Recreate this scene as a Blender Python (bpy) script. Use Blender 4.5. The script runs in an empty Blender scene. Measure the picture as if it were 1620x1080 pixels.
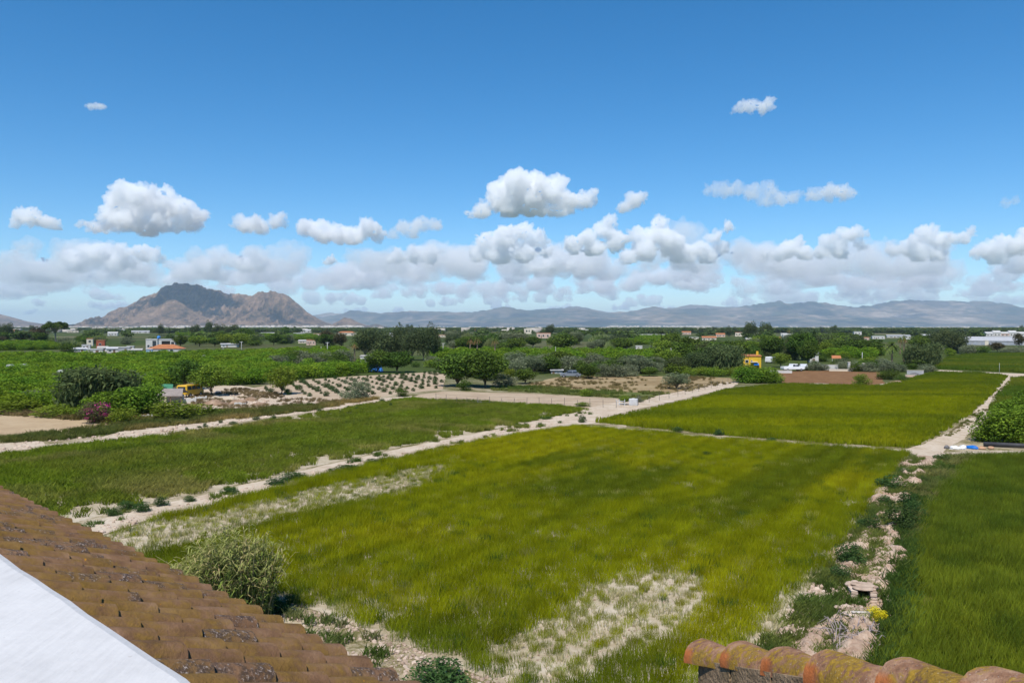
import bpy, bmesh, math, random
import numpy as np
from mathutils import Vector, Matrix

S = bpy.context.scene
COL = S.collection
R = math.radians

# ------------------------------------------------------------------ camera
F_PX = 1260.0            # focal length in photo pixels (28 mm on 36 mm)
CAM_H = 10.0             # eye height above the fields
HORIZON = 517.0
PITCH = math.atan((540 - HORIZON) / F_PX)
cam = bpy.data.cameras.new('camera')
camo = bpy.data.objects.new('camera', cam)
COL.objects.link(camo)
S.camera = camo
cam.lens = 28.0
cam.sensor_width = 36.0
cam.clip_start = 0.1
cam.clip_end = 200000.0
camo.location = (0, 0, CAM_H)
camo.rotation_euler = (R(90) - PITCH, 0, 0)

# ------------------------------------------------------------------ sky
SUN_EL, SUN_AZ = R(58), R(-164)      # azimuth clockwise from the viewing direction
world = bpy.data.worlds.new('World')
S.world = world
world.use_nodes = True
wn = world.node_tree
bg = wn.nodes['Background']
sky = wn.nodes.new('ShaderNodeTexSky')
sky.sky_type = 'NISHITA'
sky.sun_disc = False
sky.sun_elevation = SUN_EL
sky.sun_rotation = SUN_AZ
sky.altitude = 0
sky.air_density = 0.8
sky.dust_density = 0.0
sky.ozone_density = 4.0
hs = wn.nodes.new('ShaderNodeHueSaturation')
hs.inputs['Saturation'].default_value = 1.34
hs.inputs['Hue'].default_value = 0.496
hs.inputs['Value'].default_value = 0.92
wn.links.new(sky.outputs[0], hs.inputs['Color'])
wn.links.new(hs.outputs[0], bg.inputs[0])
bg.inputs[1].default_value = 0.12

# ------------------------------------------------------------------ sun
sun = bpy.data.lights.new('sun', 'SUN')
suno = bpy.data.objects.new('sun', sun)
COL.objects.link(suno)
sun.energy = 4.2
sun.angle = R(0.5)
sun.color = (1.0, 0.95, 0.87)
sdir = Vector((math.sin(SUN_AZ) * math.cos(SUN_EL), math.cos(SUN_AZ) * math.cos(SUN_EL), math.sin(SUN_EL)))
suno.rotation_euler = sdir.to_track_quat('Z', 'Y').to_euler()

S.view_settings.view_transform = 'Standard'
S.view_settings.look = 'None'
S.view_settings.exposure = 0.42
S.view_settings.gamma = 1.0
S.render.engine = 'CYCLES'
S.cycles.max_bounces = 14
S.cycles.diffuse_bounces = 3
S.cycles.glossy_bounces = 2
S.cycles.transmission_bounces = 4
S.cycles.transparent_max_bounces = 8
S.cycles.volume_bounces = 12
S.cycles.use_denoising = True

# ------------------------------------------------------------------ helpers
def at(px, py, z=0.0):
    """Ground point seen at a photo position (used once, to survey the place)."""
    a = (px - 810) / F_PX
    b = -(py - 540) / F_PX
    c, s = math.cos(PITCH), math.sin(PITCH)
    d = (a, c + b * s, -s + b * c)
    t = (z - CAM_H) / d[2]
    return Vector((d[0] * t, d[1] * t, z))

def ats(pts, z=0.0):
    return np.array([at(x, y, z)[:2] for x, y in pts])

def mpp(p):
    return p[1] / F_PX

def hsh(i, j, k, s):
    n = (i * 374761393 + j * 668265263 + k * 1440662683 + s * 974711 + 12345) & 0xffffffff
    n = ((n ^ (n >> 13)) * 1274126177) & 0xffffffff
    n = ((n ^ (n >> 15)) * 2246822519) & 0xffffffff
    return ((n ^ (n >> 16)) & 0xffff) / 65535.0

def noise3(p, s=0):
    p = np.asarray(p, float)
    i = np.floor(p).astype(np.int64)
    f = p - i
    f = f * f * (3 - 2 * f)
    r = 0
    for a in (0, 1):
        for b in (0, 1):
            for c in (0, 1):
                w = (f[:, 0] if a else 1 - f[:, 0]) * (f[:, 1] if b else 1 - f[:, 1]) * (f[:, 2] if c else 1 - f[:, 2])
                r = r + w * hsh(i[:, 0] + a, i[:, 1] + b, i[:, 2] + c, s)
    return r

def noise2(x, y, s=0):
    i = np.floor(x).astype(np.int64)
    j = np.floor(y).astype(np.int64)
    f = x - i
    g = y - j
    f = f * f * (3 - 2 * f)
    g = g * g * (3 - 2 * g)
    h = lambda a, b: hsh(a, b, 0, s)
    return (h(i, j) * (1 - f) + h(i + 1, j) * f) * (1 - g) + (h(i, j + 1) * (1 - f) + h(i + 1, j + 1) * f) * g

def fbm2(x, y, o=4, s=0, ridged=False):
    r = 0
    a = .5
    t = 0
    for k in range(o):
        n = noise2(x, y, s + k)
        if ridged:
            n = 1 - np.abs(2 * n - 1)
        r = r + a * n
        t += a
        a *= .5
        x = x * 2.03 + 17.1
        y = y * 2.03 + 9.7
    return r / t

def mesh_np(name, V, F, mat=None, col=None, smooth=False, mi=None):
    V = np.ascontiguousarray(V, dtype=np.float32)
    F = np.ascontiguousarray(F, dtype=np.int32)
    me = bpy.data.meshes.new(name)
    me.vertices.add(len(V))
    me.vertices.foreach_set('co', V.ravel())
    m, k = F.shape
    me.loops.add(m * k)
    me.loops.foreach_set('vertex_index', F.ravel())
    me.polygons.add(m)
    me.polygons.foreach_set('loop_start', np.arange(0, m * k, k, dtype=np.int32))
    if smooth:
        me.polygons.foreach_set('use_smooth', np.ones(m, dtype=bool))
    if mat is not None:
        for q in (mat if isinstance(mat, (list, tuple)) else [mat]):
            me.materials.append(q)
    if mi is not None:
        me.polygons.foreach_set('material_index', np.asarray(mi, dtype=np.int32))
    if col is not None:
        c = np.ones((len(V), 4), dtype=np.float32)
        c[:, :3] = col
        at_ = me.attributes.new('col', 'FLOAT_COLOR', 'POINT')
        at_.data.foreach_set('color', c.ravel())
    me.update(calc_edges=True)
    me.validate()
    return me

def link(name, data, parent=None, loc=None, rot=None, scale=None):
    o = bpy.data.objects.new(name, data)
    COL.objects.link(o)
    if parent is not None:
        o.parent = parent
    if loc is not None:
        o.location = loc
    if rot is not None:
        o.rotation_euler = rot
    if scale is not None:
        o.scale = scale
    return o

def tag(o, label=None, cat=None, group=None, kind=None):
    if label:
        o['label'] = label
    if cat:
        o['category'] = cat
    if group:
        o['group'] = group
    if kind:
        o['kind'] = kind
    return o

def thing(name, label, cat, loc=(0, 0, 0), rz=0.0, group=None):
    o = link(name, None, None, loc, (0, 0, rz))
    o.empty_display_size = .3
    return tag(o, label, cat, group)

class MB:
    """Collects shapes that become ONE mesh object."""
    def __init__(self):
        self.v, self.f = [], []
    def add(self, vs, fs):
        n = len(self.v)
        self.v += [tuple(p) for p in vs]
        self.f += [tuple(i + n for i in q) for q in fs]
        return self
    def box(self, x0, x1, y0, y1, z0, z1, bev=0.0):
        if bev <= 0:
            return self.add([(x0, y0, z0), (x1, y0, z0), (x1, y1, z0), (x0, y1, z0), (x0, y0, z1), (x1, y0, z1), (x1, y1, z1), (x0, y1, z1)],
                            [(0, 3, 2, 1), (4, 5, 6, 7), (0, 1, 5, 4), (1, 2, 6, 5), (2, 3, 7, 6), (3, 0, 4, 7)])
        b = min(bev, (x1 - x0) * .45, (y1 - y0) * .45, (z1 - z0) * .45)
        rings = []
        for z, i in ((z0, b), (z0 + b, 0), (z1 - b, 0), (z1, b)):
            X0, X1, Y0, Y1 = x0 + i, x1 - i, y0 + i, y1 - i
            c = min(b, (X1 - X0) * .4, (Y1 - Y0) * .4)
            rings.append([(X0 + c, Y0, z), (X1 - c, Y0, z), (X1, Y0 + c, z), (X1, Y1 - c, z), (X1 - c, Y1, z), (X0 + c, Y1, z), (X0, Y1 - c, z), (X0, Y0 + c, z)])
        vs = [p for r in rings for p in r]
        fs = []
        for k in range(3):
            for j in range(8):
                fs.append((k * 8 + j, k * 8 + (j + 1) % 8, k * 8 + 8 + (j + 1) % 8, k * 8 + 8 + j))
        fs.append(tuple(reversed(range(8))))
        fs.append(tuple(range(24, 32)))
        return self.add(vs, fs)
    def tube(self, pts, rad, n=6, cap=True):
        pts = [Vector(p) for p in pts]
        rad = rad if isinstance(rad, (list, tuple)) else [rad] * len(pts)
        vs, fs = [], []
        for i, p in enumerate(pts):
            d = (pts[min(i + 1, len(pts) - 1)] - pts[max(i - 1, 0)]).normalized()
            a = d.cross(Vector((0, 0, 1)) if abs(d.z) < .9 else Vector((1, 0, 0))).normalized()
            b = d.cross(a)
            for k in range(n):
                t = 2 * math.pi * k / n
                vs.append(p + (a * math.cos(t) + b * math.sin(t)) * rad[i])
        for i in range(len(pts) - 1):
            for k in range(n):
                fs.append((i * n + k, i * n + (k + 1) % n, (i + 1) * n + (k + 1) % n, (i + 1) * n + k))
        if cap:
            fs.append(tuple(range(n)))
            fs.append(tuple((len(pts) - 1) * n + k for k in reversed(range(n))))
        return self.add(vs, fs)
    def prism(self, poly, y0, y1):
        """polygon in x,z extruded along y"""
        n = len(poly)
        vs = [(x, y0, z) for x, z in poly] + [(x, y1, z) for x, z in poly]
        fs = [tuple(reversed(range(n))), tuple(range(n, 2 * n))] + [(i, (i + 1) % n, n + (i + 1) % n, n + i) for i in range(n)]
        return self.add(vs, fs)
    def mesh(self, name, mat, smooth=False):
        me = bpy.data.meshes.new(name)
        me.from_pydata(self.v, [], self.f)
        bm = bmesh.new()
        bm.from_mesh(me)
        bmesh.ops.recalc_face_normals(bm, faces=bm.faces)
        bm.to_mesh(me)
        bm.free()
        if mat:
            me.materials.append(mat)
        if smooth:
            me.polygons.foreach_set('use_smooth', [True] * len(me.polygons))
        return me
    def build(self, name, mat, parent=None, smooth=False, **k):
        return link(name, self.mesh(name, mat, smooth), parent, **k)

# ------------------------------------------------------------------ materials
class NT:
    def __init__(self, m):
        m.use_nodes = True
        self.t = m.node_tree
        self.t.nodes.clear()
        self.out = self.n('ShaderNodeOutputMaterial')
    def n(self, kind, **k):
        x = self.t.nodes.new(kind)
        for a, b in k.items():
            if a.startswith('_'):
                x.inputs[a[1:].replace('_', ' ')].default_value = b
            else:
                setattr(x, a, b)
        return x
    def l(self, a, b):
        self.t.links.new(a, b)
    def noise(self, vec, scale, detail=4, rough=.55, dist=0.0):
        x = self.n('ShaderNodeTexNoise')
        x.inputs['Scale'].default_value = scale
        x.inputs['Detail'].default_value = detail
        x.inputs['Roughness'].default_value = rough
        x.inputs['Distortion'].default_value = dist
        if vec is not None:
            self.l(vec, x.inputs['Vector'])
        return x.outputs['Fac']
    def ramp(self, fac, stops):
        x = self.n('ShaderNodeValToRGB')
        e = x.color_ramp.elements
        while len(e) < len(stops):
            e.new(.5)
        for q, (p, c) in zip(e, stops):
            q.position = p
            q.color = c if len(c) == 4 else (*c, 1)
        self.l(fac, x.inputs['Fac'])
        return x.outputs['Color']
    def mix(self, fac, a, b, blend='MIX'):
        x = self.n('ShaderNodeMix', data_type='RGBA', blend_type=blend)
        for s, v in (('Factor', fac), ('A', a), ('B', b)):
            i = [q for q in x.inputs if q.name == s and (q.type == 'RGBA' if s != 'Factor' else q.type == 'VALUE')][0]
            if isinstance(v, (int, float)):
                i.default_value = v
            elif isinstance(v, tuple):
                i.default_value = v if len(v) == 4 else (*v, 1)
            else:
                self.l(v, i)
        return [q for q in x.outputs if q.type == 'RGBA'][0]
    def math(self, op, a, b=None, clamp=False):
        x = self.n('ShaderNodeMath', operation=op, use_clamp=clamp)
        for i, v in ((0, a), (1, b)):
            if v is None:
                continue
            if isinstance(v, (int, float)):
                x.inputs[i].default_value = v
            else:
                self.l(v, x.inputs[i])
        return x.outputs[0]
    def coord(self, which='Object'):
        return self.n('ShaderNodeTexCoord').outputs[which]
    def pos(self):
        return self.n('ShaderNodeNewGeometry').outputs['Position']
    def rand(self):
        return self.n('ShaderNodeObjectInfo').outputs['Random']
    def bump(self, h, strength=.3, dist=.02):
        x = self.n('ShaderNodeBump')
        x.inputs['Strength'].default_value = strength
        x.inputs['Distance'].default_value = dist
        self.l(h, x.inputs['Height'])
        return x.outputs[0]
    def principled(self, col, rough=.85, spec=.25, normal=None, metal=0.0):
        x = self.n('ShaderNodeBsdfPrincipled')
        if isinstance(col, tuple):
            x.inputs['Base Color'].default_value = col if len(col) == 4 else (*col, 1)
        else:
            self.l(col, x.inputs['Base Color'])
        x.inputs['Roughness'].default_value = rough
        x.inputs['Specular IOR Level'].default_value = spec
        x.inputs['Metallic'].default_value = metal
        if normal is not None:
            self.l(normal, x.inputs['Normal'])
        self.l(x.outputs[0], self.out.inputs['Surface'])
        return x

_M = {}
def paint(name, col, rough=.7, var=.18, scale=1.5, spec=.25, bump=.0, metal=0.0, dirt=None):
    """a plain coat with uneven wear; scale in 1/m"""
    if name in _M:
        return _M[name]
    m = bpy.data.materials.new(name)
    t = NT(m)
    c = t.coord()
    f = t.noise(c, scale, 5, .6)
    dk = tuple(x * (1 - var) for x in col)
    lt = tuple(min(.92, x * (1 + var * .6)) for x in col)
    cc = t.ramp(f, [(.3, dk), (.7, lt)])
    if dirt:
        g = t.noise(c, scale * .45, 6, .65)
        cc = t.mix(t.ramp(g, [(.5, (0, 0, 0)), (.72, (.75, .75, .75))]), cc, dirt)
    nb = t.bump(t.noise(c, scale * 8, 4), bump, .02) if bump else None
    t.principled(cc, rough, spec, nb, metal)
    _M[name] = m
    return m

def soil(name, stops, scale=.35, fine=6.0, bump=.5, bdist=.06, stretch=None):
    if name in _M:
        return _M[name]
    m = bpy.data.materials.new(name)
    t = NT(m)
    p = t.pos()
    if stretch:
        mp = t.n('ShaderNodeMapping')
        mp.inputs['Rotation'].default_value = (0, 0, stretch[0])
        mp.inputs['Scale'].default_value = stretch[1]
        t.l(p, mp.inputs['Vector'])
        q = mp.outputs[0]
    else:
        q = p
    a = t.noise(q, scale, 6, .62)
    b = t.noise(p, fine, 5, .65)
    f = t.math('ADD', t.math('MULTIPLY', a, .62), t.math('MULTIPLY', b, .38))
    c = t.ramp(f, stops)
    nb = t.bump(b, bump, bdist)
    t.principled(c, .95, .1, nb)
    _M[name] = m
    return m

# leaves: colour comes from each leaf; every plant differs a little
mat_leaf = bpy.data.materials.new('leaf')
t = NT(mat_leaf)
a = t.n('ShaderNodeAttribute', attribute_name='col')
h = t.n('ShaderNodeHueSaturation')
r = t.rand()
t.l(t.math('ADD', t.math('MULTIPLY', r, .03), .487), h.inputs['Hue'])
t.l(t.math('ADD', t.math('MULTIPLY', t.math('FRACT', t.math('MULTIPLY', r, 7.31)), .5), 1.22), h.inputs['Value'])
t.l(a.outputs['Color'], h.inputs['Color'])
d = t.n('ShaderNodeBsdfDiffuse')
tr = t.n('ShaderNodeBsdfTranslucent')
mx = t.n('ShaderNodeMixShader')
mx.inputs[0].default_value = .28
t.l(h.outputs[0], d.inputs[0])
t.l(h.outputs[0], tr.inputs[0])
t.l(d.outputs[0], mx.inputs[1])
t.l(tr.outputs[0], mx.inputs[2])
t.l(mx.outputs[0], t.out.inputs['Surface'])

# crop and grass: each tuft carries its own tint
mat_grass = bpy.data.materials.new('grass_blades')
t = NT(mat_grass)
a = t.n('ShaderNodeAttribute', attribute_name='col')
b = t.n('ShaderNodeAttribute', attribute_name='tint', attribute_type='INSTANCER')
c = t.mix(1.0, a.outputs['Color'], b.outputs['Color'], 'MULTIPLY')
d = t.n('ShaderNodeBsdfDiffuse')
tr = t.n('ShaderNodeBsdfTranslucent')
mx = t.n('ShaderNodeMixShader')
mx.inputs[0].default_value = .35
t.l(c, d.inputs[0])
t.l(c, tr.inputs[0])
t.l(d.outputs[0], mx.inputs[1])
t.l(tr.outputs[0], mx.inputs[2])
t.l(mx.outputs[0], t.out.inputs['Surface'])

def scatter(name, P, scale, rot, tint, src, label, cat):
    """one 'stuff' object: copies of a small mesh on points (geometry nodes)"""
    n = len(P)
    me = bpy.data.meshes.new(name)
    me.vertices.add(n)
    me.vertices.foreach_set('co', np.ascontiguousarray(P, dtype=np.float32).ravel())
    for nm, typ, key, arr in (('rot', 'FLOAT_VECTOR', 'vector', rot), ('scl', 'FLOAT_VECTOR', 'vector', scale), ('tint', 'FLOAT_VECTOR', 'vector', tint)):
        q = me.attributes.new(nm, typ, 'POINT')
        q.data.foreach_set(key, np.ascontiguousarray(arr, dtype=np.float32).ravel())
    o = link(name, me)
    ng = bpy.data.node_groups.new(name + '_scatter', 'GeometryNodeTree')
    ng.interface.new_socket('Geometry', in_out='INPUT', socket_type='NodeSocketGeometry')
    ng.interface.new_socket('Geometry', in_out='OUTPUT', socket_type='NodeSocketGeometry')
    N = ng.nodes.new
    gi, go = N('NodeGroupInput'), N('NodeGroupOutput')
    ip = N('GeometryNodeInstanceOnPoints')
    oi = N('GeometryNodeObjectInfo')
    oi.inputs['Object'].default_value = src
    oi.inputs['As Instance'].default_value = True
    L = ng.links.new
    L(gi.outputs[0], ip.inputs['Points'])
    L(oi.outputs['Geometry'], ip.inputs['Instance'])
    for nm, sock in (('rot', 'Rotation'), ('scl', 'Scale')):
        na = N('GeometryNodeInputNamedAttribute')
        na.data_type = 'FLOAT_VECTOR'
        na.inputs['Name'].default_value = nm
        L(na.outputs['Attribute'], ip.inputs[sock])
    L(ip.outputs[0], go.inputs[0])
    md = o.modifiers.new('scatter', 'NODES')
    md.node_group = ng
    return tag(o, label, cat, kind='stuff')

def source(name, me):
    return bpy.data.objects.new(name, me)      # kept out of the scene, only scattered
# ================================================================== MOUNTAINS
m = bpy.data.materials.new('mountain_rock')
t = NT(m)
p = t.pos()
geo = t.n('ShaderNodeNewGeometry')
a = t.noise(p, .004, 8, .65)
b = t.noise(p, .02, 6, .6)
c = t.ramp(t.math('ADD', t.math('MULTIPLY', a, .6), t.math('MULTIPLY', b, .4)), [(.38, (.04, .036, .024)), (.46, (.11, .075, .05)), (.54, (.19, .125, .082)), (.66, (.29, .2, .14))])
t.principled(c, .95, .05, t.bump(b, 1.0, 25))
mat_rock = m
m = bpy.data.materials.new('range_rock')
t = NT(m)
p = t.pos()
mp = t.n('ShaderNodeMapping')
mp.inputs['Scale'].default_value = (.5, .35, 2.2)
t.l(p, mp.inputs['Vector'])
a = t.noise(mp.outputs[0], .0011, 8, .66)
b = t.noise(mp.outputs[0], .006, 6, .6)
c = t.ramp(t.math('ADD', t.math('MULTIPLY', a, .6), t.math('MULTIPLY', b, .4)), [(.4, (.03, .042, .03)), (.48, (.07, .065, .045)), (.55, (.17, .125, .09)), (.66, (.42, .33, .25))])
t.principled(c, .95, .05)
mat_range = m

def mountain(name, prof, dist, depth, mat, label, seed, nx=260, ny=90, spurs=(), gully=.4, gf=1.0, foot=1.25, rough=.14):
    prof = np.array(prof, float)
    x0, x1 = prof[0, 0], prof[-1, 0]
    s = dist / F_PX
    px = np.linspace(x0, x1, nx)
    H = np.maximum(0, (HORIZON - np.interp(px, prof[:, 0], prof[:, 1]))) * s
    H = H * (1 + rough * (fbm2(px / 9.0 + seed, px * 0 + 3.3, 4, seed, True) - .6))
    H = np.where((px == x0) | (px == x1), 0, H + CAM_H)
    v = np.linspace(-1, 1, ny)
    PX, Vv = np.meshgrid(px, v)
    HH = np.meshgrid(H, v)[0]
    Y = dist + Vv * depth
    X = (PX - 810) / F_PX * dist            # real width, not spread by depth
    ax = np.abs(Vv)
    fall = np.clip(1 - ax, 0, 1) ** foot
    g = fbm2(X / (depth * .16) * gf + 30, Y / (depth * .55) * gf + 30, 6, seed, True)
    cut = 1 - gully * 1.35 * np.clip(ax * 2.6, 0, 1) * (1 - g) * 1.5
    Z = HH * fall * np.clip(cut, .1, 1.15)
    for (sp, off, dep) in spurs:
        sp = np.array(sp, float)
        d2 = dist - off
        h2 = np.maximum(0, HORIZON - np.interp(PX, sp[:, 0], sp[:, 1], left=HORIZON, right=HORIZON)) * d2 / F_PX
        f2 = np.clip(1 - np.abs(Y - d2) / dep, 0, 1) ** 1.1
        g2 = fbm2(X / (dep * .3) + 3, Y / (dep * .8) + 9, 5, seed + 40, True)
        Z = np.maximum(Z, h2 * f2 * (1 - .3 * np.clip(np.abs(Y - d2) / dep * 3, 0, 1) * (1 - g2) * 1.5))
    Z = np.where(Z <= 0.5, -6, Z)
    Z[0] = Z[-1] = -8
    V = np.stack([X, Y, Z], -1).reshape(-1, 3)
    idx = np.arange(nx * ny).reshape(ny, nx)
    F = np.stack([idx[:-1, :-1].ravel(), idx[:-1, 1:].ravel(), idx[1:, 1:].ravel(), idx[1:, :-1].ravel()], 1)
    return tag(link(name, mesh_np(name, V, F, mat, smooth=False)), label, kind='structure')

MASSIF = [(146, 518), (158, 511), (165, 505), (180, 500), (188, 487), (200, 486), (215, 478), (228, 468), (235, 467), (248, 464), (255, 457), (268, 450), (280, 448), (300, 450), (315, 451), (330, 457), (345, 458), (355, 464), (372, 466), (385, 465),
          (400, 467), (415, 461), (428, 460), (440, 463), (455, 468), (470, 479), (485, 492), (500, 502), (515, 510), (526, 513), (535, 508), (545, 502), (555, 504), (565, 509), (580, 515), (592, 518)]
mountain('mountain', MASSIF, 9200, 1500, mat_rock, 'bare brown rocky massif on the left horizon', 3, 420, 150,
         [([(236, 517), (255, 505), (270, 487), (290, 481), (305, 473), (316, 472), (330, 481), (345, 493), (370, 505), (395, 512), (420, 517)], 650, 700),
          ([(380, 517), (400, 508), (418, 495), (430, 488), (445, 492), (462, 503), (480, 512), (500, 517)], 600, 650)], .75, 2.2)
mountain('hill', [(-260, 518), (-200, 500), (-120, 492), (-40, 494), (0, 497), (15, 500), (40, 508), (70, 513), (100, 515.2), (140, 514.2), (160, 516), (190, 518)], 11500, 1500, mat_rock, 'low brown hill at the far left edge', 5, 200, 70)
mountain('hill', [(578, 518), (588, 513), (596, 512), (606, 515), (616, 518)], 11000, 500, mat_rock, 'tiny dark hill right of the massif', 6, 40, 30)
RANGE = [(430, 518), (500, 503), (540, 497), (555, 490), (570, 492), (600, 495), (640, 492), (700, 493), (740, 494), (770, 490), (800, 484), (815, 488), (840, 492), (860, 490), (880, 490), (912, 487), (930, 490), (960, 494), (1000, 492), (1035, 484),
         (1055, 489), (1080, 488), (1100, 487), (1120, 488), (1160, 487), (1200, 480), (1230, 476), (1250, 480), (1290, 476), (1320, 482), (1345, 485), (1370, 484), (1410, 477), (1440, 474), (1480, 476), (1520, 476), (1560, 477), (1590, 480),
         (1620, 487), (1720, 490), (1800, 500), (1900, 518)]
mountain('mountain_range', RANGE, 21000, 5200, mat_range, 'long blue hazy mountain range along the horizon', 8, 520, 130,
         [([(560, 517), (640, 508), (700, 503), (760, 506), (830, 500), (900, 504), (960, 501), (1000, 498), (1030, 492), (1060, 497), (1120, 501), (1200, 496), (1280, 500), (1340, 503), (1400, 498), (1480, 495), (1560, 498), (1620, 501), (1760, 517)], 2600, 2300)], .55, 1.6)
mountain('mountain_range', [(340, 518), (480, 500), (520, 494), (560, 497), (700, 500), (820, 492), (870, 487), (912, 483), (950, 491), (1000, 497), (1050, 487), (1100, 481), (1150, 485), (1250, 486), (1400, 490), (1500, 488), (1620, 492), (1800, 518)], 26000, 3500, mat_range,
         'paler farther range showing behind the blue mountains', 9, 300, 50)

# ================================================================== HAZE (closed box of even, thin air)
hz = MB().box(-44000, 44000, -2500, 44000, -12, 800).build('haze', None)
m = bpy.data.materials.new('haze_air')
t = NT(m)
pv = t.n('ShaderNodeVolumePrincipled')
pv.inputs['Color'].default_value = (.62, .8, 1, 1)
pv.inputs['Density'].default_value = HAZE = 4.0e-5
pv.inputs['Anisotropy'].default_value = .0
t.l(pv.outputs[0], t.out.inputs['Volume'])
hz.data.materials.append(m)
tag(hz, 'thin blue haze over the whole plain', 'haze', kind='stuff')

# ================================================================== CLOUDS
def cloud_mat(name, density):
    m = bpy.data.materials.new(name)
    t = NT(m)
    vs = t.n('ShaderNodeVolumeScatter')
    vs.inputs['Color'].default_value = (1, 1, 1, 1)
    vs.inputs['Density'].default_value = density
    vs.inputs['Anisotropy'].default_value = .0
    t.l(vs.outputs[0], t.out.inputs['Volume'])
    return m
CM = {}
def _ico(sub):
    bm = bmesh.new()
    bmesh.ops.create_icosphere(bm, subdivisions=sub, radius=1)
    bm.verts.ensure_lookup_table()
    v = np.array([x.co for x in bm.verts])
    f = np.array([[y.index for y in x.verts] for x in bm.faces])
    bm.free()
    return v, f
ICV, ICF = _ico(2)
CLOUD_BASE = 900.0
def cloud(lobes, base, label, seed, thick=1.0, group=None, fine=18, depth=.55, alt=CLOUD_BASE):
    """lobes: (x, y, r) in photo pixels, surveyed; the cloud stands on its real base height"""
    rg = np.random.default_rng(seed)
    dist = (alt - CAM_H) * F_PX / (HORIZON - base)
    s = dist / F_PX
    L = np.array(lobes, float)
    wid = (L[:, 0].max() - L[:, 0].min() + L[:, 2].max() * 2) * s
    Hc = (base - (L[:, 1] - L[:, 2]).min()) * s
    zb = alt
    V, F, n0 = [], [], 0
    for x, y, r in L:
        X, Z, rr = (x - 810) * s, CAM_H + (HORIZON - y) * s, r * s * 1.18
        for k in range(7):
            q = rg.normal(0, 1, 3)
            q /= np.linalg.norm(q)
            f = rg.uniform(.45, .95)
            sc = rr * rg.uniform(.32, .62)
            c = np.array([X + q[0] * (rr - sc) * 1.05, dist + q[1] * rr * depth * 2.0, Z + q[2] * (rr - sc) * f])
            V.append(ICV * sc + c)
            F.append(ICF + n0)
            n0 += len(ICV)
        V.append(ICV * rr * .8 + np.array([X, dist, Z]))
        F.append(ICF + n0)
        n0 += len(ICV)
    V, F = np.concatenate(V), np.concatenate(F)
    me = mesh_np('tmp', V, F)
    o = link('tmp', me)
    md = o.modifiers.new('r', 'REMESH')
    md.mode = 'VOXEL'
    rm = np.median(L[:, 2]) * s
    md.voxel_size = max(rm / fine, wid / 300)
    dg = bpy.context.evaluated_depsgraph_get()
    me2 = bpy.data.meshes.new_from_object(o.evaluated_get(dg))
    bpy.data.objects.remove(o)
    ne = len(me2.edges)                      # one cloud is one body: drop stray crumbs
    ed = np.empty(ne * 2, np.int32)
    me2.edges.foreach_get('vertices', ed)
    ed = ed.reshape(-1, 2)
    lab_ = np.arange(len(me2.vertices))
    while True:
        old = lab_.copy()
        mn = np.minimum(lab_[ed[:, 0]], lab_[ed[:, 1]])
        np.minimum.at(lab_, ed[:, 0], mn)
        np.minimum.at(lab_, ed[:, 1], mn)
        lab_ = lab_[lab_]
        lab_ = lab_[lab_]
        if (old == lab_).all():
            break
    big = np.bincount(lab_).argmax()
    if (lab_ != big).any():
        bm = bmesh.new()
        bm.from_mesh(me2)
        bm.verts.ensure_lookup_table()
        bmesh.ops.delete(bm, geom=[bm.verts[int(q_)] for q_ in np.nonzero(lab_ != big)[0]], context='VERTS')
        bm.to_mesh(me2)
        bm.free()
    nv = len(me2.vertices)
    c = np.empty(nv * 3, np.float32)
    me2.vertices.foreach_get('co', c)
    c = c.reshape(-1, 3).astype(float)
    nn = np.empty(nv * 3, np.float32)
    me2.vertices.foreach_get('normal', nn)
    nn = nn.reshape(-1, 3)
    d = 0
    for k, (fr, am) in enumerate(((.9, .5), (1.9, .34), (4.0, .24), (8.0, .15), (15.0, .08))[:5 if fine > 8 else 3]):
        d = d + (np.abs(noise3(c / rm * fr + 50, seed + k) * 2 - 1) - .42) * am * rm
    c = c + nn * d[:, None]
    lo = zb + .16 * Hc
    c[:, 2] = np.where(c[:, 2] < lo, lo + np.tanh((c[:, 2] - lo) / (.3 * Hc)) * .3 * Hc * .5, c[:, 2])
    c[:, 2] = np.maximum(c[:, 2], 812 + 15 * noise3(c / rm, seed))
    me2.vertices.foreach_set('co', c.astype(np.float32).ravel())
    me2.update()
    dens = thick * 2.0 / rm
    key = round(math.log(dens) * 4)
    if key not in CM:
        CM[key] = cloud_mat('cloud_vapour', math.exp(key / 4))
    me2.materials.clear()
    me2.materials.append(CM[key])
    return tag(link('cloud', me2), label, 'cloud', group)

cloud([(190, 335, 26), (215, 312, 24), (235, 322, 30), (262, 310, 22), (285, 330, 26), (305, 340, 24), (322, 342, 14), (175, 350, 18), (150, 360, 16), (215, 350, 24), (255, 352, 24), (290, 355, 20), (230, 368, 20)], 384, 'big white cumulus above the rocky massif', 1, 1.2, depth=.9)
cloud([(35, 342, 16), (55, 345, 18), (78, 352, 14), (92, 358, 9), (27, 352, 10)], 369, 'small cumulus at the left edge of the sky', 2, .8)
cloud([(385, 355, 18), (410, 358, 18), (440, 352, 16), (447, 342, 10), (372, 356, 10)], 377, 'small cumulus right of the big left cloud', 3, .8)
cloud([(490, 360, 18), (515, 368, 24), (545, 372, 22), (580, 362, 20), (560, 375, 18), (600, 368, 14)], 394, 'broad low cumulus left of the centre cloud', 4, .9)
cloud([(640, 360, 16), (665, 355, 18), (690, 356, 14), (620, 372, 12), (655, 370, 14)], 384, 'faint grey cloud beside the broad low cumulus', 5, .3)
cloud([(760, 335, 18), (790, 312, 26), (820, 296, 30), (850, 290, 24), (875, 300, 28), (895, 320, 24), (920, 318, 18), (938, 312, 12), (745, 342, 12), (845, 325, 28), (880, 335, 18), (810, 332, 22)], 354, 'largest bright cumulus near the middle of the sky', 6, 1.2)
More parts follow.
